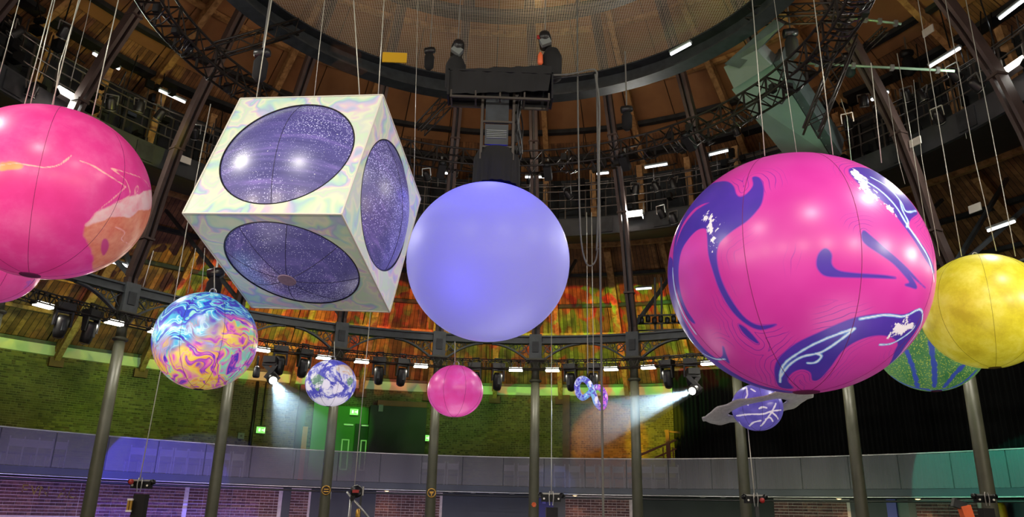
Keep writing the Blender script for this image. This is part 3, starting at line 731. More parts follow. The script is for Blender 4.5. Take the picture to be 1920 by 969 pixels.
# ================================================================== RIGGING ABOVE
# ---- big dark ring and its net
HR = 6.85
hrg = empty('rigging_ring', (0, 0, 12.8), 'large dark steel ring holding the safety net overhead', 'ring')
MB().arc(HR-0.42, HR, -0.02, 0.03, 0, 360, 120).build('bottom_flange', M['dark'], hrg)
MB().arc(HR-0.12, HR-0.06, 0.03, 0.5, 0, 360, 120).build('web', M['dark'], hrg)
MB().arc(HR-0.42, HR, 0.5, 0.54, 0, 360, 120).build('top_flange', M['dark'], hrg)
net = MB(); NR = 6.75; nz = 13.42; pitch = 0.060
k = -NR
while k < NR:
    h = math.sqrt(max(0, NR*NR-k*k)); net.bar((k, -h, nz), (k, h, nz), 0.0052, 0.005); net.bar((-h, k, nz+0.004), (h, k, nz+0.004), 0.0052, 0.005); k += pitch
no = net.build('safety_net', mat('net_cord', srgb(215, 205, 182), 0.6)); tag(no, 'square mesh safety net stretched across the rigging ring', 'net', kind='stuff')
lr = empty('lantern_ring', (0, 0, 14.6), 'dark inner ring beam of the roof lantern seen through the net', 'ring')
MB().arc(5.35, 5.65, 0, 0.28, 0, 360, 96).build('beam', M['dark'], lr); MB().arc(5.2, 5.35, 0.02, 0.08, 0, 360, 96).build('flange', M['girder'], lr)
lb = MB()
for i in range(24): lb.bar(pol(5.5, caz(i), 0.2), pol(6.7, caz(i), 2.9), 0.1)
tag(lb.build('struts', M['dark'], lr), kind='stuff')
for px, py, Y, sz, m, nm, lab, cat in ((740, 108, 3.0, (0.62, 0.03, 0.28), 'yellow', 'yellow_sign', 'small yellow rectangular sign above the net left of the black truss box', 'sign'),):
    pp = at(px, py, 4.4); tag(MB().box(pp, sz).build(nm, M[m]), lab, cat)

# ---- circular box truss
tz0, tz1, tra, trb = 10.62, 11.06, 6.37, 6.85
bt = empty('circular_truss', (0, 0, tz0), 'black circular box truss sweeping round beneath the rigging ring', 'truss')
for r, z in ((tra, 0), (trb, 0), (tra, tz1-tz0), (trb, tz1-tz0)):
    MB().tube([pol(r, a, z) for a in np.linspace(-118, 128, 150)], 0.028, 8).build('chord', M['trussb'], bt, True)
lt = MB(); N = 76
for i in range(N):
    a = -118+246*i/N; b = -118+246*(i+1)/N; m_ = (a+b)/2; H = tz1-tz0
    for r in (tra, trb):
        lt.bar(pol(r, a, 0), pol(r, b, H), 0.022) if i % 2 else lt.bar(pol(r, a, H), pol(r, b, 0), 0.022)
    for z in (0, H): lt.bar(pol(tra, a, z), pol(trb, a, z), 0.028)
    if i % 2 == 0:
        lt.bar(pol(tra, a, 0), pol(tra, a, H), 0.04); lt.bar(pol(trb, a, 0), pol(trb, a, H), 0.05)
tag(lt.build('lattice', M['trussb'], bt), kind='stuff')
# gear on the circular truss
gear = 0
def gear_box(a, r, z, kind, lab):
    p = pol(r, a, z); e = empty('truss_projector' if kind else 'hanging_speaker', p, lab, 'stage light' if kind else 'speaker', None)
    if kind:
        m = Matrix.Rotation(-R(a), 3, 'Z') @ Matrix.Rotation(R(-35), 3, 'X')
        local(e, MB().box(p, (0.2, 0.42, 0.2), m), 'body', M['black']); local(e, MB().lathe([(0.09, 0.3), (0.11, 0.22), (0.10, 0.2)], p, 16, m @ Matrix.Rotation(math.pi/2, 3, 'X')), 'lens', M['blackm'], True)
        local(e, MB().bar(p, p+Vector((0, 0, 0.4)), 0.05), 'hook', M['steel'])
    else:
        m = Matrix.Rotation(-R(a), 3, 'Z')
        for i in range(4): local(e, MB().box(p+Vector((0, 0, -0.2*i)), (0.34, 0.3, 0.18), m @ Matrix.Rotation(R(-6*i), 3, 'X')), 'cabinet', M['black'])
        local(e, MB().bar(p, p+Vector((0, 0, 0.55)), 0.08), 'hanger', M['blackm'])
    return e
gear_box(-12.8, 6.6, 10.45, True, 'black spotlight on the circular truss left of the tower')
gear_box(12.5, 6.6, 10.5, True, 'black spotlight on the circular truss right of the tower')
gear_box(31, 6.6, 10.5, True, 'black spotlight on the circular truss above the right flood lamp')
gear_box(47, 6.6, 10.55, True, 'black spotlight on the circular truss near the grey box beam')
gear_box(-36, 6.6, 10.5, True, 'black spotlight on the circular truss above the cube')

# ---- straight trusses and hung lights (from pixel tracings onto their own depth)
def truss(name, p0, p1, wd, lab, cat='truss', m='trussb', n=None):
    p0, p1 = Vector(p0), Vector(p1); d = (p1-p0); L = d.length; d.normalize(); x = d.cross(Vector((0, 0, 1)))
    if x.length < 0.05: x = d.cross(Vector((0, 1, 0)))
    x.normalize(); y = x.cross(d).normalized(); x *= wd/2; y *= wd/2
    e = empty(name, p0, lab, cat); cs = [x+y, x-y, -x-y, -x+y]
    for c in cs: local(e, MB().tube([p0+c, p1+c], 0.026, 6), 'chord', M[m], True)
    b = MB(); n = n or max(3, int(L/wd))
    for i in range(n):
        for f in range(4):
            c, c2 = cs[f], cs[(f+1) % 4]
            if i % 2: c, c2 = c2, c
            b.bar(p0+d*L*i/n+c, p0+d*L*(i+1)/n+c2, 0.018)
    tag(local(e, b, 'lattice', M[m]), kind='stuff'); return e
def pipe(p0, p1, r, lab):
    e = empty('scaffold_bar', p0, lab, 'bar'); local(e, MB().tube([p0, p1], r, 10), 'pipe', mat('green_light_tinted_pipe', srgb(120, 150, 128), 0.4, 0.3), True)  # green tint in the base colour stands for green light on the bars
    for t in (0.12, 0.37, 0.62, 0.9): c = p0.lerp(p1, t); local(e, MB().box(c, (0.09, 0.1, 0.12)), 'clamp', M['steel'])
    return e
truss('radial_truss', atr(396, 98, 7.0), atr(560, 50, 6.4), 0.3, 'black straight truss running to the rigging ring at upper left')
truss('radial_truss', atr(786, 245, 6.7), atr(838, 190, 6.3), 0.28, 'short black sloping truss left of the draped truss box')
truss('radial_truss', atr(1398, 30, 6.6), atr(1600, 22, 8.4), 0.32, 'straight truss near the top edge at upper right')
truss('radial_truss', atr(1592, 70, 8.2), atr(1520, 250, 7.4), 0.34, 'steep truss crossing behind the grey box beam')
pipe(atr(1500, 118, 8.6), atr(1790, 133, 10.6), 0.03, 'long green-lit scaffold bar across the upper right')
pipe(atr(1585, 32, 9.0), atr(1690, 45, 9.8), 0.03, 'short scaffold bar under the top edge at upper right')
truss('scaffold_bar', atr(1560, 150, 10.5), atr(1660, 55, 10.2), 0.14, 'dark sloping bar behind the scaffold at upper right', m='trussb')
def bagged_hoist(px, py, Y, lab, red=False):
    p = at(px, py, Y); e = empty('chain_hoist', p, lab, 'hoist')
    m = Matrix.Rotation(R(35 if px < 900 else -25), 3, 'Y')
    local(e, MB().lathe([(0.05, -0.2), (0.12, -0.17), (0.13, 0.05), (0.10, 0.17), (0.04, 0.19)], p, 16, m @ Matrix.Rotation(R(70), 3, 'X')), 'motor', M['black'], True)
    local(e, MB().box(p+Vector((0.0, -0.1, -0.10)), (0.2, 0.1, 0.14), m), 'casing', M['red' if red else 'grey'])
    if red: text('HOIST', 0.05, p+Vector((0, -0.16, -0.08)), 0, M['white'], None)
    q = p+Vector((-0.02 if px < 900 else 0.14, 0.05, -0.55))
    local(e, MB().lathe([(0.10, -0.32), (0.19, -0.26), (0.2, 0.2), (0.13, 0.36)], q, 14), 'chain_bag', M['drape'], True)
    local(e, MB().bar(p, p+Vector((0, 0.2, 4.0)), 0.02), 'chain', M['steel']); return e
def plain_hoist(px, py, Y, lab, s=1.0):
    s *= 0.62
    p = at(px, py, Y); e = empty('chain_hoist', p, lab, 'hoist')
    local(e, MB().lathe([(0.05*s, -0.2*s), (0.12*s, -0.17*s), (0.13*s, 0.05*s), (0.10*s, 0.17*s), (0.04*s, 0.2*s)], p, 16, Matrix.Rotation(R(80), 3, 'Y')), 'motor', M['black'], True)
    local(e, MB().lathe([(0.08*s, -0.75*s), (0.16*s, -0.65*s), (0.17*s, -0.25*s), (0.1*s, -0.12*s)], p, 14), 'chain_bag', M['drape'], True)
    local(e, MB().bar(p, p+Vector((0, 0, 1.6)), 0.03), 'chain', M['steel']); return e
bagged_hoist(858, 92, 0.3, 'black chain hoist with bag above the left end of the draped box')
h = bagged_hoist(1022, 76, 0.3, 'dark chain hoist with red label above the right end of the draped box')
local(h, MB().box(at(1015, 70, 0.2), (0.17, 0.03, 0.08)), 'red_label', M['red'])
local(h, MB().lathe([(0.03, -0.16), (0.055, -0.12), (0.05, 0.05), (0.02, 0.12)], at(1013, 108, 0.2), 10), 'orange_hook', M['orange'], True)
plain_hoist(492, 100, -0.8, 'black hoist hanging from the straight truss above the cube', 1.2)
plain_hoist(1482, 62, 3.0, 'black bagged hoist at the crossing of trusses, upper right', 1.5)
plain_hoist(806, 95, 4.5, 'dark hoist seen through the net left of the draped box', 1.2)
plain_hoist(1175, 205, 3.6, 'black hoist hanging right of the draped box under the ring', 1.2)
plain_hoist(1590, 105, 4.2, 'black hoist hanging on the sloping truss at upper right', 1.3)
plain_hoist(1700, 100, 5.5, 'black hoist left of the long upper-right lamp tube', 1.5)
plain_hoist(405, 512, -1.0, 'black box hoist just above the oil-swirl ball', 1.1)

# ---- grey box beam, upper right
def hexa(pts_front, pts_back, name, m, parent):
    return local(parent, MB().quadbox(list(pts_front)+list(pts_back)), name, m)
bb = empty('steel_box_beam', atr(1392, 120, 7.2), 'big pale grey box beam slanting down behind the large pink ball', 'beam')
def fr(x, y, r): return atr(x, y, r)
A = [fr(1357, 126, 7.1), fr(1418, 94, 7.1), fr(1446, 122, 7.5), fr(1376, 166, 7.5)]
hexa(A, [p+Vector((0.3, 0.3, 0.45)) for p in A], 'upper_casing', M['grey'], bb)
B = [fr(1372, 168, 7.6), fr(1448, 118, 7.6), fr(1556, 292, 10.6), fr(1478, 300, 10.6)]
hexa(B, [p+Vector((0.35, 0.4, 0.6)) for p in B], 'lower_casing', M['grey'], bb)
D = [fr(1450, 118, 7.6), fr(1462, 112, 7.6), fr(1578, 290, 10.6), fr(1558, 292, 10.6)]
hexa(D, [p+Vector((0.35, 0.45, 0.7)) for p in D], 'side_web', M['girder'], bb)
rv = MB()
for i in range(12):
    p = D[0].lerp(D[3], (i+0.5)/12); rv.box(p+Vector((0.05, -0.03, 0.0)), (0.05, 0.05, 0.05))
local(bb, rv, 'bolts', M['steel'])
hb = MB()
E0 = [fr(1358, 120, 7.0), fr(1452, 36, 7.0), fr(1470, 45, 7.2), fr(1386, 128, 7.2)]
local(bb, MB().quadbox(E0+[p+Vector((0.2, 0.3, 0.25)) for p in E0]), 'ring_bracket', M['girder'])
# left arm too, mostly hidden
# ---- draped truss box and tower at the hall's centre
def b0(x, y, Y=-0.45): return at(x, y, Y)
db = empty('draped_truss_box', b0(938, 160), 'long black cloth-covered truss box above the central tower', 'truss')
F = [b0(840, 196), b0(1036, 190), b0(1036, 122), b0(842, 130)]
cl = MB(); nx, nz_ = 40, 8; 
for j in range(nz_+1):
    for i in range(nx+1):
        u, v = i/nx, j/nz_
        lo = b0(840, 176).lerp(b0(1028, 170), u); hi = F[3].lerp(F[2], u); p = lo.lerp(hi, v)
        p.y += 0.012*math.sin(u*31+v*3)+0.01*math.sin(u*53+1); p.z += 0.006*math.sin(u*17) if v in (0, 1) else 0
        cl.v.append(tuple(p))
for j in range(nz_):
    for i in range(nx): q = j*(nx+1)+i; cl.f.append((q, q+1, q+nx+2, q+nx+1))
local(db, cl, 'cloth_front', M['drape'], True)
top = F[3]; xr, xl = F[2].x, F[3].x; z1 = F[3].z; z0 = b0(840, 176).z
local(db, MB().box(((xl+xr)/2, -0.26, z1+0.0), (xr-xl+0.02, 0.40, 0.03)), 'cloth_top', M['drape'])
local(db, MB().box(((xl+xr)/2, -0.06, (z0+z1)/2), (xr-xl, 0.03, z1-z0)), 'cloth_back', M['drape'])
for x in (xl, xr): local(db, MB().box((x, -0.25, (z0+z1)/2), (0.03, 0.42, z1-z0+0.02)), 'cloth_end', M['drape'])
fr_ = MB(); zb = z0-0.05
for y in (-0.43, -0.08): fr_.bar((xl+0.04, y, zb+0.02), (xr-0.04, y, zb+0.02), 0.04)
for x in np.linspace(xl+0.06, xr-0.06, 5): fr_.bar((x, -0.43, zb+0.02), (x, -0.08, zb+0.02), 0.03); fr_.bar((x, -0.43, zb), (x, -0.43, z0+0.1), 0.03)
local(db, fr_, 'bottom_frame', M['alu'])
tw = empty('equipment_tower', (0.06, 0, 7.7), 'dark square tower of truss and dimmer panels hanging over the central ball', 'tower')
tx0, tx1 = -0.27, 0.30; tz_0, tz_1 = 7.6, 9.25; ty0, ty1 = -0.28, 0.3
for x in (tx0, tx1):
    for y in (ty0, ty1): local(tw, MB().bar((x, y, tz_0), (x, y, tz_1), 0.045), 'post', M['alu'])
for z in (7.85, 8.35, 9.0, 9.2): local(tw, MB().bar((tx0, ty0, z), (tx1, ty0, z), 0.035).bar((tx1, ty0, z), (tx1, ty1, z), 0.035), 'crossbar', M['alu'])
local(tw, MB().box((0.0, ty0+0.02, 8.66), (0.42, 0.04, 0.66)), 'front_panel', M['dark'])
lv = MB()
for i in range(5): lv.box((0.0, ty0-0.005, 8.03+i*0.035), (0.36, 0.03, 0.014))
local(tw, lv, 'vent_slats', M['grey']); local(tw, MB().box((0.0, ty0+0.02, 8.1), (0.42, 0.04, 0.4)), 'lower_panel', M['catwalk'])
for i in range(6): local(tw, MB().box((tx1+0.03, 0.0, 7.95+i*0.21), (0.1, 0.5, 0.13), Matrix.Rotation(R(25), 3, 'X')), 'side_unit', M['black'])
for i in range(3): local(tw, MB().box((-0.03+i*0.11, ty0-0.02, 9.18), (0.075, 0.06, 0.22), Matrix.Rotation(R(12), 3, 'Y')), 'connector', M['grey'])
cbm = MB()
for i in range(9):
    x = tx1+0.05+random.uniform(0, .09); y0 = random.uniform(-0.3, 0.2)
    cbm.tube([(x+0.05*math.sin(z*4+i), y0+0.05*math.sin(z*3+i*2), z) for z in np.linspace(7.75, 9.2, 14)], 0.014, 5)
local(tw, cbm, 'cables', M['black'])
local(tw, MB().lathe([(0.17, 7.78), (0.19, 7.83), (0.12, 7.87)], (0.02, -0.16, 0), 20), 'blue_lamp', M['blueglow'], True)
sk = MB(); n = 90
for j in range(7):
    for i in range(n):
        t = 2*math.pi*i/n; z = 7.82-0.11*j; r = (0.36 if j == 0 else 0.42) + 0.018*math.sin(t*17)*(j/6)
        sk.v.append((0.02+r*math.cos(t), r*math.sin(t), z-(0 if j else -0.03)))
for j in range(6):
    for i in range(n): l = (i+1) % n; sk.f.append((j*n+i, (j+1)*n+i, (j+1)*n+l, j*n+l))
so = sk.build('black_skirt', M['drape'], smooth=True); tag(so, 'gathered black cloth skirt round the tower foot on top of the central ball', 'drape')
light('POINT', (0.02, 0, 7.75), None, 6, (0.05, 0.05, 1.0), 0.1)

# ---- cables right of the tower
def wire(pts, r, name, lab, cat='wire', m='wire', n=5):
    o = MB().tube(pts, r, n).build(name, M[m], smooth=True); tag(o, lab, cat); return o
def pw(px, Y): return [at(x, y, Y) for x, y in px]
def smooth(P, k=6):
    P = [Vector(p) for p in P]; out = []
    for i in range(len(P)-1):
        p0, p1, p2, p3 = P[max(i-1, 0)], P[i], P[i+1], P[min(i+2, len(P)-1)]
        for j in range(k):
            t = j/k; out.append(0.5*((2*p1)+(-p0+p2)*t+(2*p0-5*p1+4*p2-p3)*t*t+(-p0+3*p1-3*p2+p3)*t**3))
    return out+[P[-1]]
wire(smooth(pw([(1082, -40), (1083, 150), (1085, 300), (1087, 400), (1091, 460), (1099, 492), (1108, 498), (1117, 488), (1121, 465)], 0.2)), 0.016, 'looped_cable', 'grey cable hanging in a long loop right of the tower', 'cable', 'cable')
wire(smooth(pw([(1036, 141), (1070, 139), (1105, 131), (1118, 134), (1119, 160), (1121, 300), (1122, 380), (1119, 470)], 0.1)), 0.020, 'looped_cable', 'thick grey cable leaving the draped box and dropping down', 'cable', 'cable')
wire(smooth(pw([(1116, 139), (1124, 200), (1123, 300), (1125, 450), (1127, 620), (1129, 800), (1133, 1100)], 0.0)), 0.020, 'hanging_cable', 'long grey cable dropping past the looping inflatable to the floor', 'cable', 'cable')
wire(pw([(1036, 148), (1112, 138)], 0.1), 0.015, 'cable_boom', 'thin black boom reaching right from the draped box', 'bar', 'black')
# ---- steel wires
WL = [([(45, -30), (-4, 150)], -1.9, 'thin steel wire at the far left corner'),
      ([(107, -30), (46, 196)], -2.0, 'steel wire to the big pink ball at left, first of its left pair'), ([(110, -30), (57, 196)], -1.9, 'steel wire to the big pink ball at left, second of its left pair'),
      ([(155, -30), (98, 196)], -2.1, 'steel wire to the big pink ball at left, first of its right pair'), ([(160, -30), (112, 120), (100, 196)], -1.8, 'steel wire to the big pink ball at left, second of its right pair'),
      ([(176, -30), (162, 40), (133, 152)], 2.0, 'slack thin dark wire beside the top left flood lamp'),
      ([(229, -30), (173, 216)], -2.2, 'lone steel wire to the right shoulder of the big left pink ball'),
      ([(514, -30), (481, 182)], -2.6, 'steel wire to the top left corner of the cube'), ([(612, -30), (589, 181)], -1.8, 'faint wire to the rear top edge of the cube'),
      ([(661, -30), (668, 80), (674, 180)], -2.6, 'pale steel wire to the middle of the cube top'), ([(722, -30), (709, 180)], -1.6, 'steel wire to the top right corner of the cube'),
      ([(784, -30), (776, 345)], 0.2, 'thin wire dropping between the cube and the central ball'),
      ([(352, 417), (326, 566), (262, 900)], 0.4, 'pale wire passing behind the oil-swirl ball down to the left winch'), ([(395, 195), (352, 417)], 0.4, 'upper run of the pale wire left of the cube'),
      ([(288, 470), (268, 538)], 1.2, 'short rope with shackle left of the cube'), ([(367, 465), (352, 550)], 1.2, 'thin faint wire under the left corner of the cube'),
      ([(384, 465), (378, 545)], 1.3, 'black thin cord under the cube beside the faint wire'),
      ([(402, 500), (402, 549)], -1.5, 'short wire holding the oil-swirl ball'),
      ([(697, 560), (682, 720), (664, 917)], 4.2, 'pale wire dropping to the winch right of the fourth column'),
      ([(627, 640), (627, 676)], 3.0, 'short wire holding the little earth globe'), ([(853, 640), (853, 686)], 2.5, 'short wire holding the small pink ball'),
      ([(1034, 560), (1034, 927)], 4.2, 'pale wire dropping to the winch right of the sixth column'),
      ([(1100, 398), (1102, 700)], 3.4, 'left suspension wire of the looping inflatable'), ([(1109, 398), (1113, 704)], 3.5, 'right suspension wire of the looping inflatable'),
      ([(1402, 800), (1415, 932)], 2.0, 'pale wire from the ringed purple ball to the winch below'),
      ([(1408, -30), (1434, 292)], -1.5, 'steel wire to the left top of the large marbled ball'), ([(1447, -30), (1494, 288)], -0.6, 'thin dark wire to the top of the large marbled ball'),
      ([(1522, -30), (1562, 290)], -1.5, 'steel wire with shackle to the top of the large marbled ball'),
      ([(1577, 186), (1588, 220), (1596, 300)], 3.0, 'curly pale rope right of the grey box beam'),
      ([(1633, 118), (1653, 305)], -1.2, 'steel wire to the right shoulder of the large marbled ball'), ([(1664, 170), (1685, 300), (1697, 345)], 1.4, 'thin crooked wire right of the large marbled ball'),
      ([(1682, 100), (1709, 260), (1737, 430)], 1.8, 'steel wire running down behind the large marbled ball'), ([(1713, 150), (1729, 300), (1762, 480)], 0.3, 'thin steel wire to the left side of the yellow ball'),
      ([(1716, -30), (1772, 300), (1803, 480)], 0.3, 'bright steel wire to the top left of the yellow ball'), ([(1767, -30), (1828, 300), (1868, 470)], 0.3, 'steel wire to the top of the yellow ball'),
      ([(1790, 118), (1812, 260)], 3.4, 'faint wire ending by the long scaffold bar'), ([(1805, -30), (1862, 260), (1892, 417), (1904, 480)], 0.3, 'steel wire to the right side of the yellow ball')]
for px, Y, lab in WL: wire(pw(px, Y), 0.0085 if 'thin' not in lab and 'faint' not in lab else 0.006, 'steel_wire', lab)

# ---- high catwalk
cw = empty('high_catwalk', (0, 0, 10.5), 'dark curved steel catwalk with railings running round high up', 'catwalk')
MB().arc(11.66, 11.76, 0.0, 0.62, -95, 110, 80).build('fascia', M['catwalk'], cw)
MB().arc(11.7, 16.2, 0.12, 0.18, -95, 110, 80, 1.32, 1.38).build('deck', M['catwalk'], cw)
MB().arc(16.0, 16.15, 1.1, 1.3, -95, 110, 80).build('outer_timber', M['timber'], cw)
for j in range(41):
    a = -95+5*j; MB().arc(13.3, 13.38, 1.0, 2.75, a+0.05, a+4.95, 2).build('backdrop_panel', M['screen'], cw)  # dark backdrop added behind the rails to keep this band dark
for j in range(27):
    a = COL0-7.5*13+7.5*j+1.1; MB().bar(pol(13.0, a, 1.15), pol(12.7, a, 2.8), 0.2, 0.2).build('timber_stub', M['timber'], cw)
for r, z in ((11.7, 1.0), (11.7, 1.3), (11.7, 1.62), (12.6, 2.3), (12.1, 2.0)):
    MB().tube([pol(r, a, z) for a in np.linspace(-95, 110, 110)], 0.022, 6).build('rail', M['alu'], cw, True)
ps = MB()
for i in range(60):
    a = -92+i*3.35
    ps.bar(pol(11.7, a, 0.5), pol(11.7, a, 1.65), 0.035)
    ps.bar(pol(12.3, a+0.6, 1.3), pol(12.3, a+0.6, 2.5), 0.03)
    if i % 3 == 0: ps.bar(pol(11.7, a, 1.6), pol(12.7, a, 2.4), 0.03)
tag(ps.build('railing_posts', M['alu'], cw), kind='stuff')
ct = MB()
for i in range(420):
    a = random.uniform(-92, 108); r = random.uniform(11.5, 12.9); z = random.choice((random.uniform(0.7, 1.4), random.uniform(1.4, 2.7)))
    q = random.random()
    if q < 0.35: ct.pbox(r, a, z, random.uniform(.08, .3), random.uniform(.08, .3), random.uniform(.08, .3))
    elif q < 0.7: ct.bar(pol(r, a, z), pol(r+random.uniform(-.3, .3), a+random.uniform(-.3, .3), z+random.uniform(.4, 1.3)), 0.025)
    else: ct.bar(pol(r, a, z), pol(r, a+random.uniform(1, 4), z+random.uniform(-.15, .15)), 0.025)
tag(ct.build('rigging_clutter', M['blackm'], cw), kind='stuff')
ct = MB()
for i in range(90):
    a = random.uniform(-110, 120); ct.tube([pol(tra+q*0.48, a+q*2.2, 0.02-0.22*math.sin(q*math.pi)*random.uniform(.6, 1.2)) for q in np.linspace(0, 1, 7)], 0.016, 5)
    if i % 3 == 0: ct.pbox(random.uniform(tra, trb), a, random.uniform(-0.15, 0.3), .12, .14, .2)
tag(ct.build('cable_loops', M['black'], bt), kind='stuff')
for j in range(22):       # dark fascia plates with joints
    a = -92+j*9.2; MB().pbox(11.63, a, 0.3, 0.03, 0.5, 0.5).build('stiffener', M['dark'], cw)
def par():
    e = empty('catwalk_spotlight', (0, 0, 0), 'small black spotlight clamped along the high catwalk rail', 'stage light', 'spotlights on the high catwalk')
    m = Matrix.Rotation(R(40), 3, 'X')
    MB().lathe([(0.06, 0.2), (0.11, 0.12), (0.12, -0.1), (0.13, -0.14)], (0, 0, 0), 14, m).build('can', M['black'], e, True)
    MB().tube([m @ Vector((0.12*math.cos(t), 0.12*math.sin(t), -0.15)) for t in np.linspace(0, 2*math.pi, 15)[:-1]], 0.012, 5, True).build('rim', M['steel'], e, True)
    MB().bar((-0.15, 0, 0), (-0.15, 0, 0.26), 0.025).bar((0.15, 0, 0), (0.15, 0, 0.26), 0.025).bar((-0.15, 0, 0.26), (0.15, 0, 0.26), 0.03).build('bracket', M['steel'], e)
    return e
p0_ = par(); used = False; seen = {}
for (x, y) in sorted(((172, 235), (208, 195), (262, 200), (300, 215), (365, 250), (60, 170), (30, 60), (120, 60), (1065, 365), (1192, 355), (1262, 345), (1230, 350), (1160, 352), (1240, 400), (1262, 410), (850, 330), (1650, 210), (1728, 180), (1790, 140), (1590, 230), (1760, 220), (1830, 160), (1700, 180), (1620, 190), (800, 330), (1330, 262), (1380, 245))):
    ob = copy_tree(p0_) if used else p0_; used = True
    p = atr(x, y, 11.55); place(ob, p, -R(azr(p))+random.uniform(-0.8, 0.8)); ob.rotation_euler.x = random.uniform(-0.4, 0.3)
    bn = 'left of the cube top' if x < 400 else ('beside the black skirt' if x < 900 else ('right of the looped cable' if x < 1300 else ('over the marbled ball' if x < 1450 else 'at upper right')))
    seen[bn] = seen.get(bn, 0)+1; ob['label'] = 'small black catwalk spotlight %s, %s there from left' % (bn, ORD[seen[bn]-1].replace('leftmost', 'first'))

# ---- lamp tubes and big floods
def tube_lamp(px, py, r, L, lab, ang=0):
    p = atr(px, py, r); a = azr(p); t = Vector((math.cos(R(a)), -math.sin(R(a)), ang)).normalized()*L/2
    e = empty('lamp_tube', p, lab, 'lamp')
    local(e, MB().tube([p-t, p+t], 0.035, 8), 'tube', M['tube'], True); local(e, MB().bar(p-t*1.05+Vector((0, 0, 0.06)), p+t*1.05+Vector((0, 0, 0.06)), 0.1, 0.05), 'batten', M['grey'])
    return e
TL = [(205, 119, 11.9, .6, 'short white lamp tube right of the top left flood'), (181, 104, 11.9, .2, 'tiny lamp tube end at upper left beside the rib'), (323, 181, 11.9, .8, 'white lamp tube left above the cube'),
      (1276, 92, 5.6, .6, 'bright white lamp tube above the net at upper right'), (1345, 287, 11.9, .7, 'white lamp tube above the large marbled ball'), (1230, 311, 11.9, .75, 'white lamp tube between tower and marbled ball'),
      (1130, 325, 11.9, .4, 'short white lamp tube right of the hanging cables'), (993, 332, 11.9, .3, 'short lamp tube right of the black skirt, left of two'), (1015, 332, 11.9, .35, 'short lamp tube right of the black skirt, right of two'),
      (838, 325, 11.9, .45, 'white lamp tube left of the black skirt'), (1650, 180, 11.9, .5, 'white lamp tube below the long scaffold bar'), (1640, 184, 11.9, .2, 'tiny lamp tube beside the one below the scaffold bar'),
      (1771, 108, 11.9, .9, 'long white lamp tube at upper right'), (1903, 13, 11.9, .9, 'white lamp tube cut by the top right corner'), (1877, 424, 13.0, .7, 'white lamp tube above the yellow ball'),
      (1207, 541, 17.0, .6, 'white lamp tube low on the roof right of the looped cable'), (110, 288, 17, .3, 'hidden lamp tube behind the left ball'), (228, 496, 13, .6, 'dim lamp tube right of the left pink ball')]
for x, y, r, L, lab in TL:
    if 'hidden' in lab: continue
    tube_lamp(x, y, r, L, lab)
tag(tube_lamp(752, 544, 19.0, 0.55, 'small teal glowing strip between cube and central ball'), None)
for (x, y), nm in (((125, 181), 'at upper left behind the wires'), ((1190, 404), 'left of the marbled ball'), ((1902, 128), 'at the right edge')):
    p = atr(x, y, 11.4); a = azr(p); e = empty('big_flood_lamp', p, 'large glaring white flood lamp %s' % nm, 'lamp')
    m = Matrix.Rotation(-R(a), 3, 'Z') @ Matrix.Rotation(R(-35), 3, 'X')
    local(e, MB().box(p, (0.56, 0.12, 0.34), m), 'housing', M['black']); local(e, MB().box(p+m @ Vector((0, -0.08, 0)), (0.5, 0.04, 0.28), m), 'lens', M['lampbig'])
    local(e, MB().bar(p+m @ Vector((-0.3, 0, 0)), p+m @ Vector((-0.3, 0, 0))+Vector((0, 0, 0.4)), 0.03).bar(p+m @ Vector((0.3, 0, 0)), p+m @ Vector((0.3, 0, 0))+Vector((0, 0, 0.4)), 0.03), 'bracket', M['steel'])
for x, y, r, lab in ((348, 300, 11.5, 'small white card hanging left of the cube'), (1716, 266, 11.0, 'small pale green card hanging above the marbled ball'), (1828, 390, 12.5, 'small pale card on the beam above the yellow ball'), (1740, 58, 11.0, 'small white card near the top right wires')):
    p = atr(x, y, r); tag(MB().pbox(r, azr(p), p.z, 0.03, 0.32, 0.2).build('hanging_card', M['white']), lab, 'card')
# rack of black drapes and projector shelf low on the roof, right of the sixth column
rk = empty('spotlight_rack', atr(1250, 600, 12.4), 'dark rack of small spotlights above the girder left of the marbled ball', 'rack')
pr_ = MB(); 
for y in (592, 607, 620): pr_.bar(atr(1196, y, 12.5), atr(1300, y-3, 12.5), 0.05)
for x in (1228, 1240, 1290): pr_.bar(atr(x, 520, 12.5), atr(x+1, 624, 12.5), 0.06)
local(rk, pr_, 'frame', M['black'])
for i in range(8):
    p = atr(1203+i*12, 600-(i % 2)*3, 12.4); local(rk, MB().lathe([(0.04, 0.1), (0.08, 0.05), (0.08, -0.1), (0.05, -0.12)], p, 12), 'spot_can', M['blackm'], True)

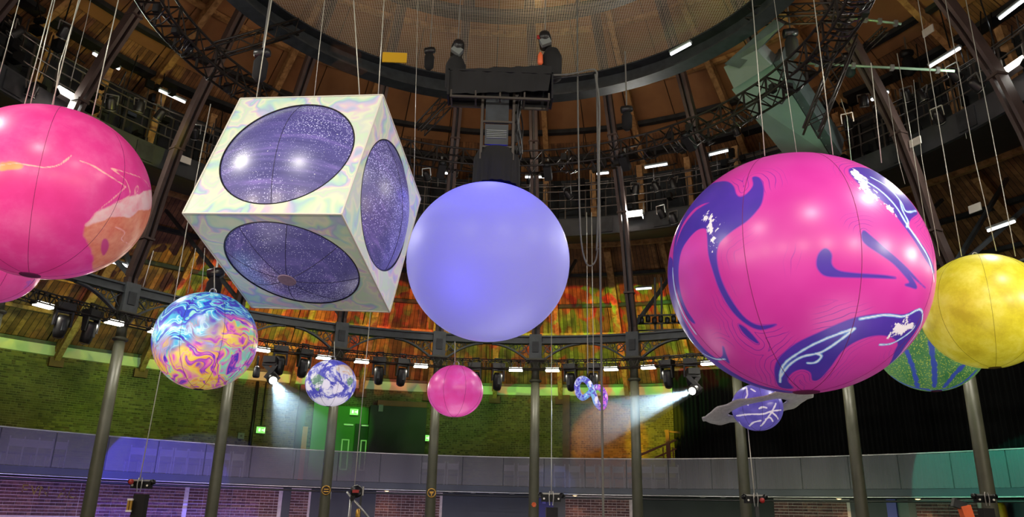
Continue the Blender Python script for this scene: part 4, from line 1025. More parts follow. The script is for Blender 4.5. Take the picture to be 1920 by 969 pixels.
# ---- winches on stands at the bottom of the picture
def winch(px, py, lab, cover=True, red=None):
    p = at(px, py, 4.0); e = empty('winch_stand', Vector((p.x, 4.0, 0)), lab, 'winch')
    local(e, MB().box(p+Vector((0, 0, -0.02)), (0.40, 0.12, 0.14)), 'yoke_plate', M['blackm'])
    local(e, MB().bar(p+Vector((-0.26, -0.03, 0.07)), p+Vector((0.26, -0.03, 0.07)), 0.03), 'crossbar', M['steel'])
    for s in (-1, 1): local(e, MB().lathe([(0.055, -0.03), (0.055, 0.03)], p+Vector((s*0.22, -0.02, 0.04)), 14, Matrix.Rotation(math.pi/2, 3, 'X')), 'pulley', M['blackm'], True)
    for s in (-1, 1): local(e, MB().tube(smooth([p+Vector((s*0.03, -0.1, 0.12)), p+Vector((s*0.045, -0.11, 0.0)), p+Vector((s*0.03, -0.1, -0.16))]), 0.012, 6), 'shackle', M['steel'], True)
    for s in (-1, 1): local(e, MB().lathe([(0.02, -0.01), (0.02, 0.01)], p+Vector((s*0.15, -0.09, -0.03)), 8, Matrix.Rotation(math.pi/2, 3, 'X')), 'bolt', M['white'])
    if cover: local(e, MB().box((p.x+0.02, 4.03, p.z/2-0.1), (0.24, 0.2, p.z-0.2)), 'cover', M['drape'])
    else: local(e, MB().box((p.x+0.05, 4.03, p.z/2-0.1), (0.07, 0.07, p.z-0.1)), 'mast', M['dark'])
    if red: local(e, MB().lathe([(0.045, -0.03), (0.055, 0), (0.045, 0.03)], at(*red, 3.85), 14, Matrix.Rotation(math.pi/2, 3, 'X')), 'red_motor', M['red'], True)
    return e, p
winch(266, 907, 'winch head on black stand at lower left with wood-coloured handle', True, (246, 903))
e = empty('turnbuckle', at(243, 947, 3.85), 'small brass turnbuckle hanging left of the lower-left winch', 'fitting'); pp = e.location.copy()
for s in (-1, 1): local(e, MB().box(pp+Vector((s*0.028, 0, 0)), (0.04, 0.04, 0.2)), 'barrel', M['brass'])
local(e, MB().box(pp+Vector((0, 0, 0.11)), (0.11, 0.05, 0.035)).box(pp-Vector((0, 0, 0.11)), (0.11, 0.05, 0.035)), 'end_caps', M['white'])
winch(1033, 932, 'winch head on black stand right of the sixth column', True)
winch(1414, 935, 'winch head on slim mast under the ringed purple ball', False, (1429, 938))
winch(1845, 934, 'winch head on black stand in front of the last column at right', True)
p = at(668, 921, 4.0); e = empty('winch_stand', Vector((p.x, 4.0, 0)), 'round winch with red label beside the silver boom stand', 'winch')
local(e, MB().lathe([(0.10, -0.05), (0.13, 0), (0.10, 0.05)], p, 18, Matrix.Rotation(math.pi/2, 3, 'X')), 'drum', M['blackm'], True)
local(e, MB().box(p+Vector((0.0, -0.08, 0)), (0.13, 0.02, 0.06)), 'red_label', M['red']); local(e, MB().bar(p+Vector((0.14, 0, 0.1)), p+Vector((0.14, 0, -0.08)), 0.03), 'hook', M['steel'])
local(e, MB().bar(p+Vector((0.1, 0.03, 0)), (p.x+0.1, 4.03, 0), 0.04), 'mast', M['dark'])
sb = empty('boom_stand', Vector((at(657, 960, 3.7).x, 3.7, 0)), 'silver lighting stand with slanting boom arm at the bottom centre-left', 'stand')
q0 = at(658, 935, 3.7)
local(sb, MB().tube([(q0.x-0.03, 3.7, 0), q0], 0.025, 10), 'pole', M['steel'], True); local(sb, MB().tube([at(650, 922, 3.65), at(700, 980, 3.65)], 0.022, 10), 'boom', M['steel'], True)
local(sb, MB().box(at(661, 934, 3.67), (0.08, 0.09, 0.1)), 'clamp', M['blackm'])
for t in (90, 210, 330):
    c = Vector((q0.x-0.03, 3.7, 0)); local(sb, MB().bar(c+Vector((0, 0, 0.5)), c+Vector((0.5*math.cos(R(t)), 0.5*math.sin(R(t)), 0.02)), 0.03), 'leg', M['steel'])
local(sb, MB().lathe([(0.02, -0.1), (0.05, -0.05), (0.045, 0.05), (0.02, 0.1)], at(671, 963, 3.8), 10), 'brass_weight', M['brass'], True)
ol = empty('orange_lift_arm', Vector((at(1822, 960, 3.2).x, 3.2, 0)), 'orange slanting lift arm with dark head near the last column', 'lift')
local(ol, MB().bar(at(1807, 948, 3.2), at(1850, 1075, 3.2), 0.2, 0.16, (0, 1, 0)), 'arm', M['orange']); local(ol, MB().bar(at(1786, 941, 3.2), at(1810, 950, 3.2), 0.16, 0.10, (0, 1, 0)), 'head', M['dark'])
local(ol, MB().box((at(1850, 1000, 3.2).x, 3.2, 0.2), (0.8, 0.8, 0.4)), 'base', M['dark'])
for px, lab in ((228, 'low'), (1064, 'm')): pass
for x, y, lab in ((725, 924, 'warm downlight over the centre brick panel'), (1078, 931, 'warm downlight over the centre-right brick panel'), (1574, 944, 'warm downlight over the right brick panel'), (1722, 944, 'warm downlight over the teal-lit brick'),
                  (845, 925, 'dim downlight over the dark wall, first right of the fifth column'), (887, 926, 'dim downlight over the dark wall, second right of the fifth column'), (921, 927, 'dim downlight over the dark wall, third right of the fifth column'), (960, 928, 'dim downlight over the dark wall, just left of the sixth column'),
                  (1318, 936, 'dim downlight over the dark wall left of the ringed ball winch'), (1356, 936, 'second dim downlight left of the ringed ball winch')):
    p = atr(x, y, 17.9); p.z = 2.40; e = empty('downlight', p, lab, 'lamp')
    local(e, MB().lathe([(0.10, 0.06), (0.10, 0.0), (0.08, -0.01)], p, 14), 'housing', M['white'], True)
    if 'warm' in lab:
        local(e, MB().lathe([(0.075, -0.012), (0.03, -0.03)], p, 14), 'bulb', mat('warm_bulb', (1, 1, 1), emit=(1.0, 0.6, 0.2), es=5), True)
        light('SPOT', p-Vector((0, 0, 0.05)), pol(18.4, azr(p), 0.8), 16, (1.0, 0.6, 0.25), 0.03, angle=100, blend=0.8)
p = at(1020, 940, 4.4); p = atr(1020, 940, LR-0.05); tag(MB().pbox(LR-0.05, azr(p), p.z, 0.05, 0.13, 0.16).build('light_switch', M['purple']), 'small lilac square switch on the blue wall right of the sixth column', 'switch')

# ================================================================== INFLATABLES
def surf(x, y, c, rx, rzz):
    """point of an ellipsoid seen at x,y (or nearest), as unit direction in its own frame"""
    d = ray(x, y); S = Vector((1/rx, 1/rx, 1/rzz)); o = Vector(((CAM-c)[i]*S[i] for i in range(3))); dd = Vector((d[i]*S[i] for i in range(3)))
    A_, B_, C_ = dd.dot(dd), o.dot(dd), o.dot(o)-1; disc = B_*B_-A_*C_
    t = (-B_-math.sqrt(disc))/A_ if disc > 0 else -B_/A_
    return (o+dd*t).normalized()
class Chart:
    """azimuthal chart (degrees) of a ball about the direction that faces the hall's south door"""
    def __init__(s, c, rx, rzz):
        s.c, s.rx, s.rz = Vector(c), rx, rzz; s.f = (CAM-s.c).normalized()
        s.e = Vector((0, 0, 1)).cross(s.f).normalized(); s.n = s.f.cross(s.e)
    def uv(s, N):
        N = np.asarray(N).reshape(-1, 3); f, e, n = (np.array(v) for v in (s.f, s.e, s.n))
        cz = np.clip(N @ f, -1, 1); th = np.degrees(np.arccos(cz)); x, y = N @ e, N @ n; h = np.hypot(x, y)+1e-9
        return np.stack([x/h*th, y/h*th], 1)
    def px(s, pts, ox, oy, k): return s.uv([tuple(surf(ox+x/k, oy+y/k, s.c, s.rx, s.rz)) for x, y in pts])
def segdist(Q, a, b):
    ab = b-a; L = (ab**2).sum()+1e-12; t = np.clip(((Q-a) @ ab)/L, 0, 1); return np.hypot(*(Q-a-t[:, None]*ab).T)
def catmull(P, closed, k=4):
    n = len(P); out = []
    rngi = range(n if closed else n-1)
    for i in rngi:
        g = (lambda j: P[j % n]) if closed else (lambda j: P[min(max(j, 0), n-1)])
        p0, p1, p2, p3 = g(i-1), g(i), g(i+1), g(i+2)
        for j in range(k):
            t = j/k; out.append(0.5*((2*p1)+(-p0+p2)*t+(2*p0-5*p1+4*p2-p3)*t*t+(-p0+3*p1-3*p2+p3)*t**3))
    if not closed: out.append(P[-1])
    return np.array(out)
def sdf_poly(Q, P):
    P = catmull(P, True); d = np.full(len(Q), 1e9); ins = np.zeros(len(Q), bool); n = len(P)
    for i in range(n):
        a, b = P[i], P[(i+1) % n]; d = np.minimum(d, segdist(Q, a, b))
        c = ((a[1] > Q[:, 1]) != (b[1] > Q[:, 1])); 
        with np.errstate(divide='ignore', invalid='ignore'): xx = (b[0]-a[0])*(Q[:, 1]-a[1])/(b[1]-a[1])+a[0]
        ins ^= c & (Q[:, 0] < xx)
    return np.where(ins, -d, d)
def sdf_line(Q, P):
    P = catmull(P, False); d = np.full(len(Q), 1e9)
    for a, b in zip(P[:-1], P[1:]): d = np.minimum(d, segdist(Q, a, b))
    return d
def ball(name, c, rx, rzz, m, lab, nu=96, nv=48, seams=8, seam_m='seam', off=0.35, attrs=None, cat='inflatable ball', cap=True, view_dense=False):
    e = empty(name, c, lab, cat); ch = Chart(c, rx, rzz)
    th = np.linspace(0, np.pi, nv+1)[1:-1]; ph = np.linspace(0, 2*np.pi, nu, endpoint=False)
    T, F_ = np.meshgrid(th, ph, indexing='ij'); N = np.stack([np.sin(T)*np.cos(F_), np.sin(T)*np.sin(F_), np.cos(T)], -1).reshape(-1, 3)
    N = np.vstack([N, [[0, 0, 1], [0, 0, -1]]])
    idx = np.arange((nv-1)*nu).reshape(nv-1, nu); a = idx[:-1]; b = idx[1:]; ar = np.roll(a, -1, 1); br = np.roll(b, -1, 1)
    faces = [tuple(q) for q in np.stack([a, b, br, ar], -1).reshape(-1, 4).tolist()]
    top, bot = len(N)-2, len(N)-1
    faces += [(top, int(idx[0, i]), int(idx[0, (i+1) % nu])) for i in range(nu)] + [(bot, int(idx[-1, (i+1) % nu]), int(idx[-1, i])) for i in range(nu)]
    V = N*np.array([rx, rx, rzz]); me = bpy.data.meshes.new('skin'); me.from_pydata(V.tolist(), [], faces); me.materials.append(m)
    me.polygons.foreach_set('use_smooth', [True]*len(me.polygons))
    if attrs:
        fr_m = (N @ np.array(ch.f)) > -0.3; Q = ch.uv(N[fr_m])
        for an, fn in attrs.items():
            v = np.full(len(N), 60.0, np.float32); v[fr_m] = fn(Q, ch)
            at_ = me.attributes.new(an, 'FLOAT', 'POINT'); at_.data.foreach_set('value', v)
    me.update(); o = bpy.data.objects.new('skin', me); C.objects.link(o); o.parent = e
    f0 = math.atan2(ch.f.y, ch.f.x)
    for i in range(seams):
        t = f0+off+i*2*math.pi/seams
        MB().tube([(rx*math.sin(q)*math.cos(t), rx*math.sin(q)*math.sin(t), rzz*math.cos(q)) for q in np.linspace(0.08, math.pi-0.08, 40)], 0.0028*max(1, rx*0.9), 4).build('seam', M[seam_m], e)
    if cap:
        MB().lathe([(0.10*rx, -rzz*0.998), (0.095*rx, -rzz*1.004), (0.03*rx, -rzz*1.006)], (0, 0, 0), 24).build('bottom_cap', M[seam_m], e, True)
    MB().tube([(0.05*math.cos(t), 0, rzz+0.03+0.05*math.sin(t)) for t in np.linspace(0, 2*math.pi, 13)[:-1]], 0.01, 5, True).build('hanging_ring', M['steel'], e, True)
    return e

# -- large marbled ball
def big_attrs():
    ox, oy, k = 1220, 260, 1.9375
    S1 = [(372, 140), (395, 145), (408, 180), (402, 230), (380, 265), (345, 300), (300, 330), (262, 362), (245, 385), (238, 420), (243, 470), (262, 530), (300, 600), (345, 655), (395, 680), (455, 675), (400, 692), (350, 672), (300, 628), (255, 555), (228, 480), (212, 420), (207, 350), (200, 325), (170, 330), (135, 365), (110, 410), (100, 480), (108, 560), (130, 620), (160, 668), (140, 655), (112, 605), (90, 530), (82, 450), (86, 380), (110, 300), (150, 225), (205, 175), (250, 157), (280, 158), (300, 175), (308, 200), (322, 213), (345, 205), (365, 185), (375, 165)]
    S1h = [(216, 232), (165, 262), (118, 322), (98, 372), (88, 400), (112, 318), (150, 262), (190, 236)]
    S2 = [(635, 400), (655, 420), (655, 455), (680, 480), (740, 490), (850, 498), (890, 506), (800, 503), (700, 501), (640, 497), (615, 480), (605, 455), (612, 420)]
    S3 = [(775, 335), (800, 355), (870, 415), (925, 465), (975, 520), (998, 542), (955, 505), (930, 478), (967, 540), (940, 536), (925, 530), (942, 522), (920, 492), (880, 450), (830, 415), (780, 380), (768, 355)]
    S4 = [(462, 890), (452, 840), (470, 795), (530, 745), (620, 702), (700, 667), (760, 648), (850, 637), (920, 640), (960, 624), (985, 628), (984, 660), (958, 705), (925, 750), (890, 800), (862, 828), (885, 780), (900, 745), (880, 722), (840, 712), (790, 718), (735, 740), (690, 775), (650, 830), (612, 872), (590, 876), (582, 848), (548, 836), (512, 850), (495, 878), (515, 905), (480, 905)]
    S5 = [(722, 112), (770, 105), (825, 122), (885, 168), (935, 218), (968, 265), (945, 290), (935, 325), (975, 372), (1010, 425), (1032, 490), (1000, 440), (960, 372), (910, 302), (860, 240), (790, 190), (745, 150)]
    S6 = [(82, 450), (66, 440), (66, 540), (90, 640), (140, 730), (200, 790), (245, 805), (200, 770), (150, 710), (112, 640), (92, 560)]
    S7 = [(263, 755), (272, 780), (285, 815), (262, 800), (225, 795), (190, 780), (230, 800), (300, 850), (380, 890), (470, 912), (560, 922), (470, 920), (370, 900), (270, 850), (180, 790), (235, 798), (262, 790)]
    S8 = [(322, 676), (345, 690), (370, 715), (390, 742), (360, 725), (335, 700)]
    Ws = [[(200, 262), (216, 258), (236, 300), (242, 335), (232, 395), (226, 428), (215, 370), (198, 300)],
          [(722, 112), (752, 112), (765, 130), (800, 172), (850, 225), (895, 275), (905, 302), (885, 290), (845, 245), (780, 198), (738, 152)],
          [(865, 705), (900, 670), (940, 655), (958, 678), (940, 692), (922, 712), (890, 725), (868, 716)]]
    Ls = [[(470, 885), (480, 825), (550, 770), (640, 725), (740, 688)], [(742, 690), (690, 730), (620, 775), (550, 792), (500, 825), (470, 868)], [(760, 655), (850, 640), (920, 645), (975, 620), (988, 640), (975, 692), (930, 755), (880, 810), (865, 828)],
          [(832, 748), (880, 742), (945, 700), (960, 680)], [(745, 135), (830, 185), (890, 245), (930, 310), (975, 375), (1012, 440), (1030, 520)], [(800, 140), (860, 175), (910, 230), (930, 265), (965, 262)], [(905, 225), (915, 260), (935, 300), (930, 320)],
          [(80, 470), (90, 560), (120, 640), (165, 710)], [(188, 778), (235, 800), (270, 800)], [(600, 780), (620, 790), (600, 812), (570, 815)]]
    out = {}
    out['sa'] = lambda Q, ch: np.minimum(np.minimum.reduce([sdf_poly(Q, ch.px(p, ox, oy, k)) for p in (S2, S3, S4, S5, S6, S7, S8)]), np.maximum(sdf_poly(Q, ch.px(S1, ox, oy, k)), -sdf_poly(Q, ch.px(S1h, ox, oy, k))))
    out['sw'] = lambda Q, ch: np.minimum.reduce([sdf_poly(Q, ch.px(p, ox, oy, k)) for p in Ws])
    out['sl'] = lambda Q, ch: np.minimum.reduce([sdf_line(Q, ch.px(p, ox, oy, k)) for p in Ls])
    return out
s = NT('marbled_pink_print'); o = s.obj(); sa, sw, sl = s.attr('sa'), s.attr('sw'), s.attr('sl')
nz = s.noise(o, 1.1, 2); nf = s.noise(o, 9, 3)
pink = s.ramp(nz, [(0.3, srgb(200, 46, 156)), (0.7, srgb(212, 66, 170))])
# contour threads following the shapes
wob = s.math('MULTIPLY', s.math('SUBTRACT', s.noise(o, 1.6, 2), 0.5), 9.0)
cc = s.math('ADD', sa, wob); fr1 = s.math('ABSOLUTE', s.math('SUBTRACT', s.math('FRACT', s.math('MULTIPLY', cc, 0.42)), 0.5))
line = s.step(fr1, 0.055, 0.04); near = s.step(sa, 9.0, 6.0); patch = s.ramp(s.noise(o, 0.9, 1), [(0.48, 0.0), (0.56, 1.0)])
thr = s.math('MULTIPLY', s.math('MULTIPLY', line, near), s.math('MULTIPLY', patch, 0.95))
c = s.mix(thr, pink, srgb(120, 40, 160))
c = s.mix(s.step(sa, 0.55, 0.25), c, srgb(150, 50, 175))
c = s.mix(s.step(sa, 0.15, 0.2), c, s.ramp(s.noise(o, 1.4, 3), [(0.35, srgb(66, 46, 158)), (0.65, srgb(82, 52, 172))]))
c = s.mix(s.step(s.math('ADD', sl, s.math('MULTIPLY', nf, 0.9)), 1.15, 0.3), c, srgb(120, 170, 235))
c = s.mix(s.step(s.math('ADD', sl, s.math('MULTIPLY', nf, 0.5)), 0.62, 0.2), c, srgb(225, 235, 250))
nw = s.math('MULTIPLY', s.math('SUBTRACT', s.noise(o, 7, 5, 0.7), 0.44), 22.0)
c = s.mix(s.step(s.math('ADD', sw, nw), 0.0, 0.3), c, srgb(244, 238, 248))
big_m = s.finish(c, 0.36, 0.3, 0.6)
ball('large_marbled_ball', (4.678, -1.5, 5.267), 1.927, 1.836, big_m, 'largest inflatable ball, magenta with indigo and white marbled swirls', 540, 300, 8, 'seam', 0.46, big_attrs())

# -- left pink ball
def left_attrs():
    ox, oy, k = 0, 180, 2.306
    SA = [(372, 560), (420, 520), (500, 468), (580, 432), (680, 412), (700, 500), (660, 600), (590, 670), (500, 735), (430, 760), (400, 745), (402, 690), (380, 640), (362, 600)]
    SB = [(372, 556), (400, 520), (440, 490), (520, 450), (590, 425), (690, 408), (690, 480), (640, 492), (600, 495), (560, 528), (500, 520), (440, 545), (385, 560)]
    SC = [(0, 290), (60, 285), (95, 303), (50, 318), (0, 328)]
    SD = [(445, 620), (465, 622), (470, 655), (448, 690), (436, 660)]
    Ls = [[(0, 300), (70, 290), (130, 300), (200, 308), (260, 295), (310, 256)], [(345, 280), (400, 300), (440, 325), (480, 350), (545, 392)], [(545, 392), (515, 420), (475, 455), (430, 490), (380, 548)], [(480, 312), (530, 350), (550, 375), (560, 430), (500, 460)], [(480, 312), (560, 335), (620, 360), (645, 392)], [(582, 425), (586, 398), (598, 388), (596, 410), (582, 425)], [(500, 565), (540, 590), (525, 620), (560, 640)]]
    f = {}
    f['sa'] = lambda Q, ch: sdf_poly(Q, ch.px(SA, ox, oy, k)); f['sb'] = lambda Q, ch: sdf_poly(Q, ch.px(SB, ox, oy, k))
    f['sc'] = lambda Q, ch: np.minimum(sdf_poly(Q, ch.px(SC, ox, oy, k)), 60); f['sd'] = lambda Q, ch: sdf_poly(Q, ch.px(SD, ox, oy, k))
    f['sl'] = lambda Q, ch: np.minimum.reduce([sdf_line(Q, ch.px(p, ox, oy, k)) for p in Ls]); return f
s = NT('pink_mineral_print'); o = s.obj(); nf = s.noise(o, 6, 5, 0.65); jag = s.math('MULTIPLY', s.math('SUBTRACT', s.noise(o, 5, 4), 0.5), 5.0)
c = s.ramp(s.noise(o, 1.6, 6, 0.65), [(0.3, srgb(212, 46, 128)), (0.5, srgb(220, 56, 140)), (0.72, srgb(228, 92, 160))])
c = s.mix(s.step(s.math('ADD', s.attr('sa'), jag), 0, 1.2), c, s.ramp(nf, [(0.35, srgb(214, 108, 84)), (0.65, srgb(226, 142, 112))]))
c = s.mix(s.step(s.math('ADD', s.attr('sb'), jag), 0, 0.8), c, s.ramp(nf, [(0.3, srgb(232, 150, 160)), (0.6, srgb(234, 190, 190))]))
c = s.mix(s.step(s.math('ADD', s.attr('sc'), jag), 0, 1.0), c, srgb(232, 140, 80)); c = s.mix(s.step(s.attr('sd'), 0, 0.8), c, srgb(196, 62, 120))
c = s.mix(s.step(s.math('ADD', s.attr('sl'), s.math('MULTIPLY', nf, 1.5)), 1.15, 0.3), c, srgb(240, 170, 165))
ball('pink_mineral_ball', (-6.586, -2.0, 5.975), 1.388, 1.267, s.finish(c, 0.45, 0.3, 0.5), 'big pink inflatable ball with cream and salmon patch at the left edge', 380, 200, 8, 'seam', -0.12, left_attrs())

# -- lower left ball
s = NT('pink_violet_print'); o = s.obj(); c = s.ramp(s.noise(o, 1.2, 4, 0.6), [(0.40, srgb(222, 64, 150)), (0.56, srgb(226, 84, 160)), (0.63, srgb(110, 90, 200))])
ball('pink_violet_ball', (-9.147, 1.0, 5.785), 0.824, 0.742, s.finish(c, 0.5), 'pink and violet inflatable ball peeping out under the big left pink one', 64, 32, 8)

# -- oil swirl ball
s = NT('oil_swirl_print'); o = s.obj(); v = s.add(o, 1.5, 1.1); v2 = s.add(v, 3.4, 0.35)
mp = s.n('Mapping'); mp.inputs['Rotation'].default_value = (0.3, R(35), 0.2); mp.inputs['Scale'].default_value = (0.8, 0.8, 3.4); s.l(v2, mp.inputs[0])
f = s.noise(mp.outputs[0], 1.5, 3, 0.5); sx = s.n('SeparateXYZ'); s.l(o, sx.inputs[0])
f2 = s.math('FRACT', s.math('ADD', s.math('MULTIPLY', f, 2.8), s.math('MULTIPLY', sx.outputs[2], 0.25)))
BL = srgb(48, 54, 200); CY = srgb(70, 190, 232); YE = srgb(236, 214, 92); PK = srgb(226, 96, 196); PU = srgb(132, 66, 196); OR = srgb(240, 164, 84)
cool = s.ramp(f2, [(0, BL), (0.18, srgb(70, 60, 200)), (0.3, CY), (0.36, srgb(190, 236, 244)), (0.42, CY), (0.55, BL), (0.7, srgb(40, 90, 210)), (0.78, srgb(160, 226, 214)), (0.84, CY), (0.9, PU), (1, BL)])
warm = s.ramp(f2, [(0, PK), (0.15, YE), (0.28, OR), (0.34, PU), (0.42, PK), (0.55, YE), (0.62, srgb(120, 220, 200)), (0.75, PK), (0.85, BL), (1, PK)])
xx = s.math('ADD', s.math('MULTIPLY', sx.outputs[2], -1.0), s.math('MULTIPLY', sx.outputs[0], 0.35))
c = s.mix(s.ramp(s.math('ADD', s.math('ADD', xx, 0.42), s.math('MULTIPLY', s.math('SUBTRACT', s.noise(o, 2.2, 2), 0.5), 1.2)), [(0.35, 0.0), (0.6, 1.0)]), cool, warm)
ball('oil_swirl_ball', (-4.156, -1.5, 3.938), 0.729, 0.712, s.finish(c, 0.55, 0.25, 0.8), 'multicoloured oil-swirl inflatable ball hanging under the cube', 120, 64, 8, 'seamd', 0.3)

# -- earth globe
def earth_attrs():
    ox, oy, k = 560, 640, 4.405
    G = [[(98, 312), (128, 282), (165, 272), (200, 292), (220, 318), (205, 345), (172, 372), (165, 405), (140, 395), (135, 360), (112, 345)], [(395, 305), (425, 292), (452, 318), (440, 350), (418, 375), (398, 350)]]
    T = [[(308, 225), (330, 195), (372, 190), (420, 212), (448, 262), (436, 288), (400, 272), (350, 262), (312, 248)]]
    W = [[(120, 470), (200, 452), (260, 470), (330, 452), (400, 470), (360, 560), (260, 590), (160, 540)], [(270, 380), (320, 350), (352, 380), (330, 430), (280, 440), (250, 410)], [(60, 330), (95, 350), (90, 400), (60, 390)], [(185, 340), (240, 330), (265, 370), (230, 420), (190, 400)]]
    f = {}
    f['sg'] = lambda Q, ch: np.minimum.reduce([sdf_poly(Q, ch.px(p, ox, oy, k)) for p in G]); f['st'] = lambda Q, ch: sdf_poly(Q, ch.px(T[0], ox, oy, k))
    f['sw'] = lambda Q, ch: np.minimum.reduce([sdf_poly(Q, ch.px(p, ox, oy, k)) for p in W]); return f
s = NT('earth_print'); o = s.obj(); jag = s.math('MULTIPLY', s.math('SUBTRACT', s.noise(o, 9, 4), 0.5), 14)
c = s.ramp(s.noise(o, 3, 3), [(0.3, srgb(62, 62, 176)), (0.7, srgb(96, 100, 205))])
c = s.mix(s.step(s.math('ADD', s.attr('sg'), jag), 0, 1.5), c, srgb(110, 150, 130)); c = s.mix(s.step(s.math('ADD', s.attr('st'), jag), 0, 1.5), c, srgb(214, 190, 170))
v = s.add(o, 3.2, 0.5); cl_ = s.noise(v, 4.2, 6, 0.65)
c = s.mix(s.ramp(cl_, [(0.50, 0.0), (0.60, 1.0)]), c, srgb(240, 240, 252))
c = s.mix(s.step(s.math('ADD', s.attr('sw'), s.math('MULTIPLY', s.math('SUBTRACT', cl_, 0.5), 90)), -3, 3), c, srgb(236, 232, 250))
ball('earth_ball', (-3.188, 3.0, 4.076), 0.505, 0.468, s.finish(c, 0.72, 0.4, 0.3), 'small blue and white earth globe inflatable', 120, 64, 8, 'seamd', 0.3, earth_attrs())

# -- small pink ball
s = NT('hot_pink_print'); o = s.obj(); c = s.ramp(s.noise(o, 3, 5, 0.6), [(0.35, srgb(222, 66, 160)), (0.55, srgb(230, 84, 176)), (0.75, srgb(238, 130, 196))])
ball('small_pink_ball', (-0.647, 2.5, 3.91), 0.548, 0.505, s.finish(c, 0.6, 0.28, 0.8), 'small plain hot-pink inflatable ball in front of the fifth column', 80, 40, 8, 'seam', -0.42)

# -- central ball: translucent skin with lamps inside, side pair added for whitish edges
s = NT('frosted_lavender_skin'); nt = s.t
tl = nt.nodes.new('ShaderNodeBsdfTranslucent'); tl.inputs[0].default_value = (*srgb(222, 222, 244), 1)
s.b.inputs['Base Color'].default_value = (*srgb(132, 132, 186), 1); s.b.inputs['Roughness'].default_value = 0.42; s.b.inputs['Coat Weight'].default_value = 0.3; s.b.inputs['Coat Roughness'].default_value = 0.35
mx = nt.nodes.new('ShaderNodeMixShader'); mx.inputs[0].default_value = 0.6; nt.links.new(s.b.outputs[0], mx.inputs[1]); nt.links.new(tl.outputs[0], mx.inputs[2]); nt.links.new(mx.outputs[0], nt.nodes['Material Output'].inputs[0])
ball('central_lavender_ball', (-0.072, 0.0, 5.782), 1.409, 1.384, s.m, 'plain glowing lavender-blue ball hanging under the central tower', 96, 64, 0, cap=False)
light('POINT', (-0.1, -0.70, 6.72), None, 42, (0.05, 0.05, 1.0), 0.25)
light('POINT', (-0.35, -0.75, 5.25), None, 9, (0.08, 0.06, 1.0), 0.25)
light('POINT', (-0.07, 0.2, 5.6), None, 4.5, (0.85, 0.83, 0.92), 0.3)
light('POINT', (-1.08, -0.45, 5.95), None, 5, (0.8, 0.8, 0.9), 0.2)  # side pair added to whiten the edges in place of reflections
light('POINT', (0.95, -0.45, 5.95), None, 5, (0.8, 0.8, 0.9), 0.2)
light('POINT', (0.25, -0.4, 4.95), None, 3.5, (0.75, 0.72, 0.95), 0.2)

# -- yellow and green balls
s = NT('yellow_print'); o = s.obj(); c = s.ramp(s.noise(o, 2.2, 7, 0.68), [(0.32, srgb(186, 172, 34)), (0.5, srgb(208, 198, 48)), (0.72, srgb(226, 220, 96))])
ball('yellow_ball', (8.79, 0.3, 5.26), 1.051, 1.018, s.finish(c, 0.6, 0.3, 0.5), 'mottled yellow inflatable ball at the right edge', 96, 48, 8, 'seamy', 0.1)
def green_attrs():
    Ls = [[(1700, 660), (1712, 690), (1722, 727)], [(1746, 640), (1752, 690), (1752, 725)], [(1812, 680), (1790, 702), (1770, 726)], [(1740, 730), (1700, 722), (1672, 706)], [(1740, 732), (1790, 725), (1830, 695)]]
    return {'sl': lambda Q, ch: np.minimum.reduce([sdf_line(Q, ch.px(p, 0, 0, 1)) for p in Ls])}
s = NT('green_speckle_print'); o = s.obj(); vo = s.n('TexVoronoi'); vo.inputs['Scale'].default_value = 26; s.l(o, vo.inputs['Vector'])
c = s.ramp(s.noise(o, 2.5, 3), [(0.3, srgb(70, 140, 80)), (0.7, srgb(110, 170, 110))])
c = s.mix(s.step(vo.outputs['Distance'], 0.32, 0.12), c, srgb(186, 214, 96))
c = s.mix(s.step(s.math('ADD', s.attr('sl'), s.math('MULTIPLY', s.noise(o, 8, 4), 6)), 5.6, 0.9), c, srgb(70, 96, 200))
ball('green_speckled_ball', (9.134, 2.75, 5.306), 1.083, 1.087, s.finish(c, 0.5, 0.35, 0.3), 'green speckled inflatable ball with blue streaks behind the yellow one', 160, 90, 0, attrs=green_attrs())

# -- ringed purple ball
def sat_attrs():
    ox, oy, k = 1240, 640, 2.944
    Ls = [[(470, 255), (475, 290), (465, 320), (478, 350)], [(415, 410), (480, 402), (560, 400), (610, 385), (660, 378)], [(632, 342), (612, 385), (580, 430), (550, 466)], [(487, 466), (510, 446), (548, 437)], [(495, 262), (518, 276)], [(610, 390), (635, 412), (645, 428)], [(575, 430), (600, 420), (615, 440)], [(540, 370), (560, 362), (580, 366)], [(430, 445), (450, 470)], [(600, 290), (640, 300)]]
    return {'sl': lambda Q, ch: np.minimum.reduce([sdf_line(Q, ch.px(p, ox, oy, k)) for p in Ls])}
s = NT('purple_lightning_print'); o = s.obj(); c = s.ramp(s.noise(o, 4, 4), [(0.3, srgb(86, 78, 176)), (0.7, srgb(118, 106, 206))])
c = s.mix(s.step(s.math('ADD', s.attr('sl'), s.math('MULTIPLY', s.noise(o, 12, 3), 3)), 3.6, 0.7), c, srgb(240, 232, 252))
sat = ball('ringed_purple_ball', (5.147, 2.0, 3.68), 0.477, 0.44, s.finish(c, 0.6, 0.25, 0.8), 'small purple ball with white lightning veins and a crumpled grey ring', 220, 120, 8, 'seamd', 0.2, sat_attrs())
Cc = Vector((5.147, 2.0, 3.68)); ex = (at(1519, 757, 2.0)-at(1320, 790, 2.0)); hx = ex.length/2; ex.normalize()
ey = Vector((0.02, 1, 0)); ey = (ey-ex*ey.dot(ex)).normalized(); 
up_n = ex.cross(ey); ey = Vector((ey.x, ey.y, -math.tan(R(7)))); ey = (ey-ex*ey.dot(ex)).normalized()
nrm = ex.cross(ey).normalized(); rg = MB(); n = 96; mrad = 10
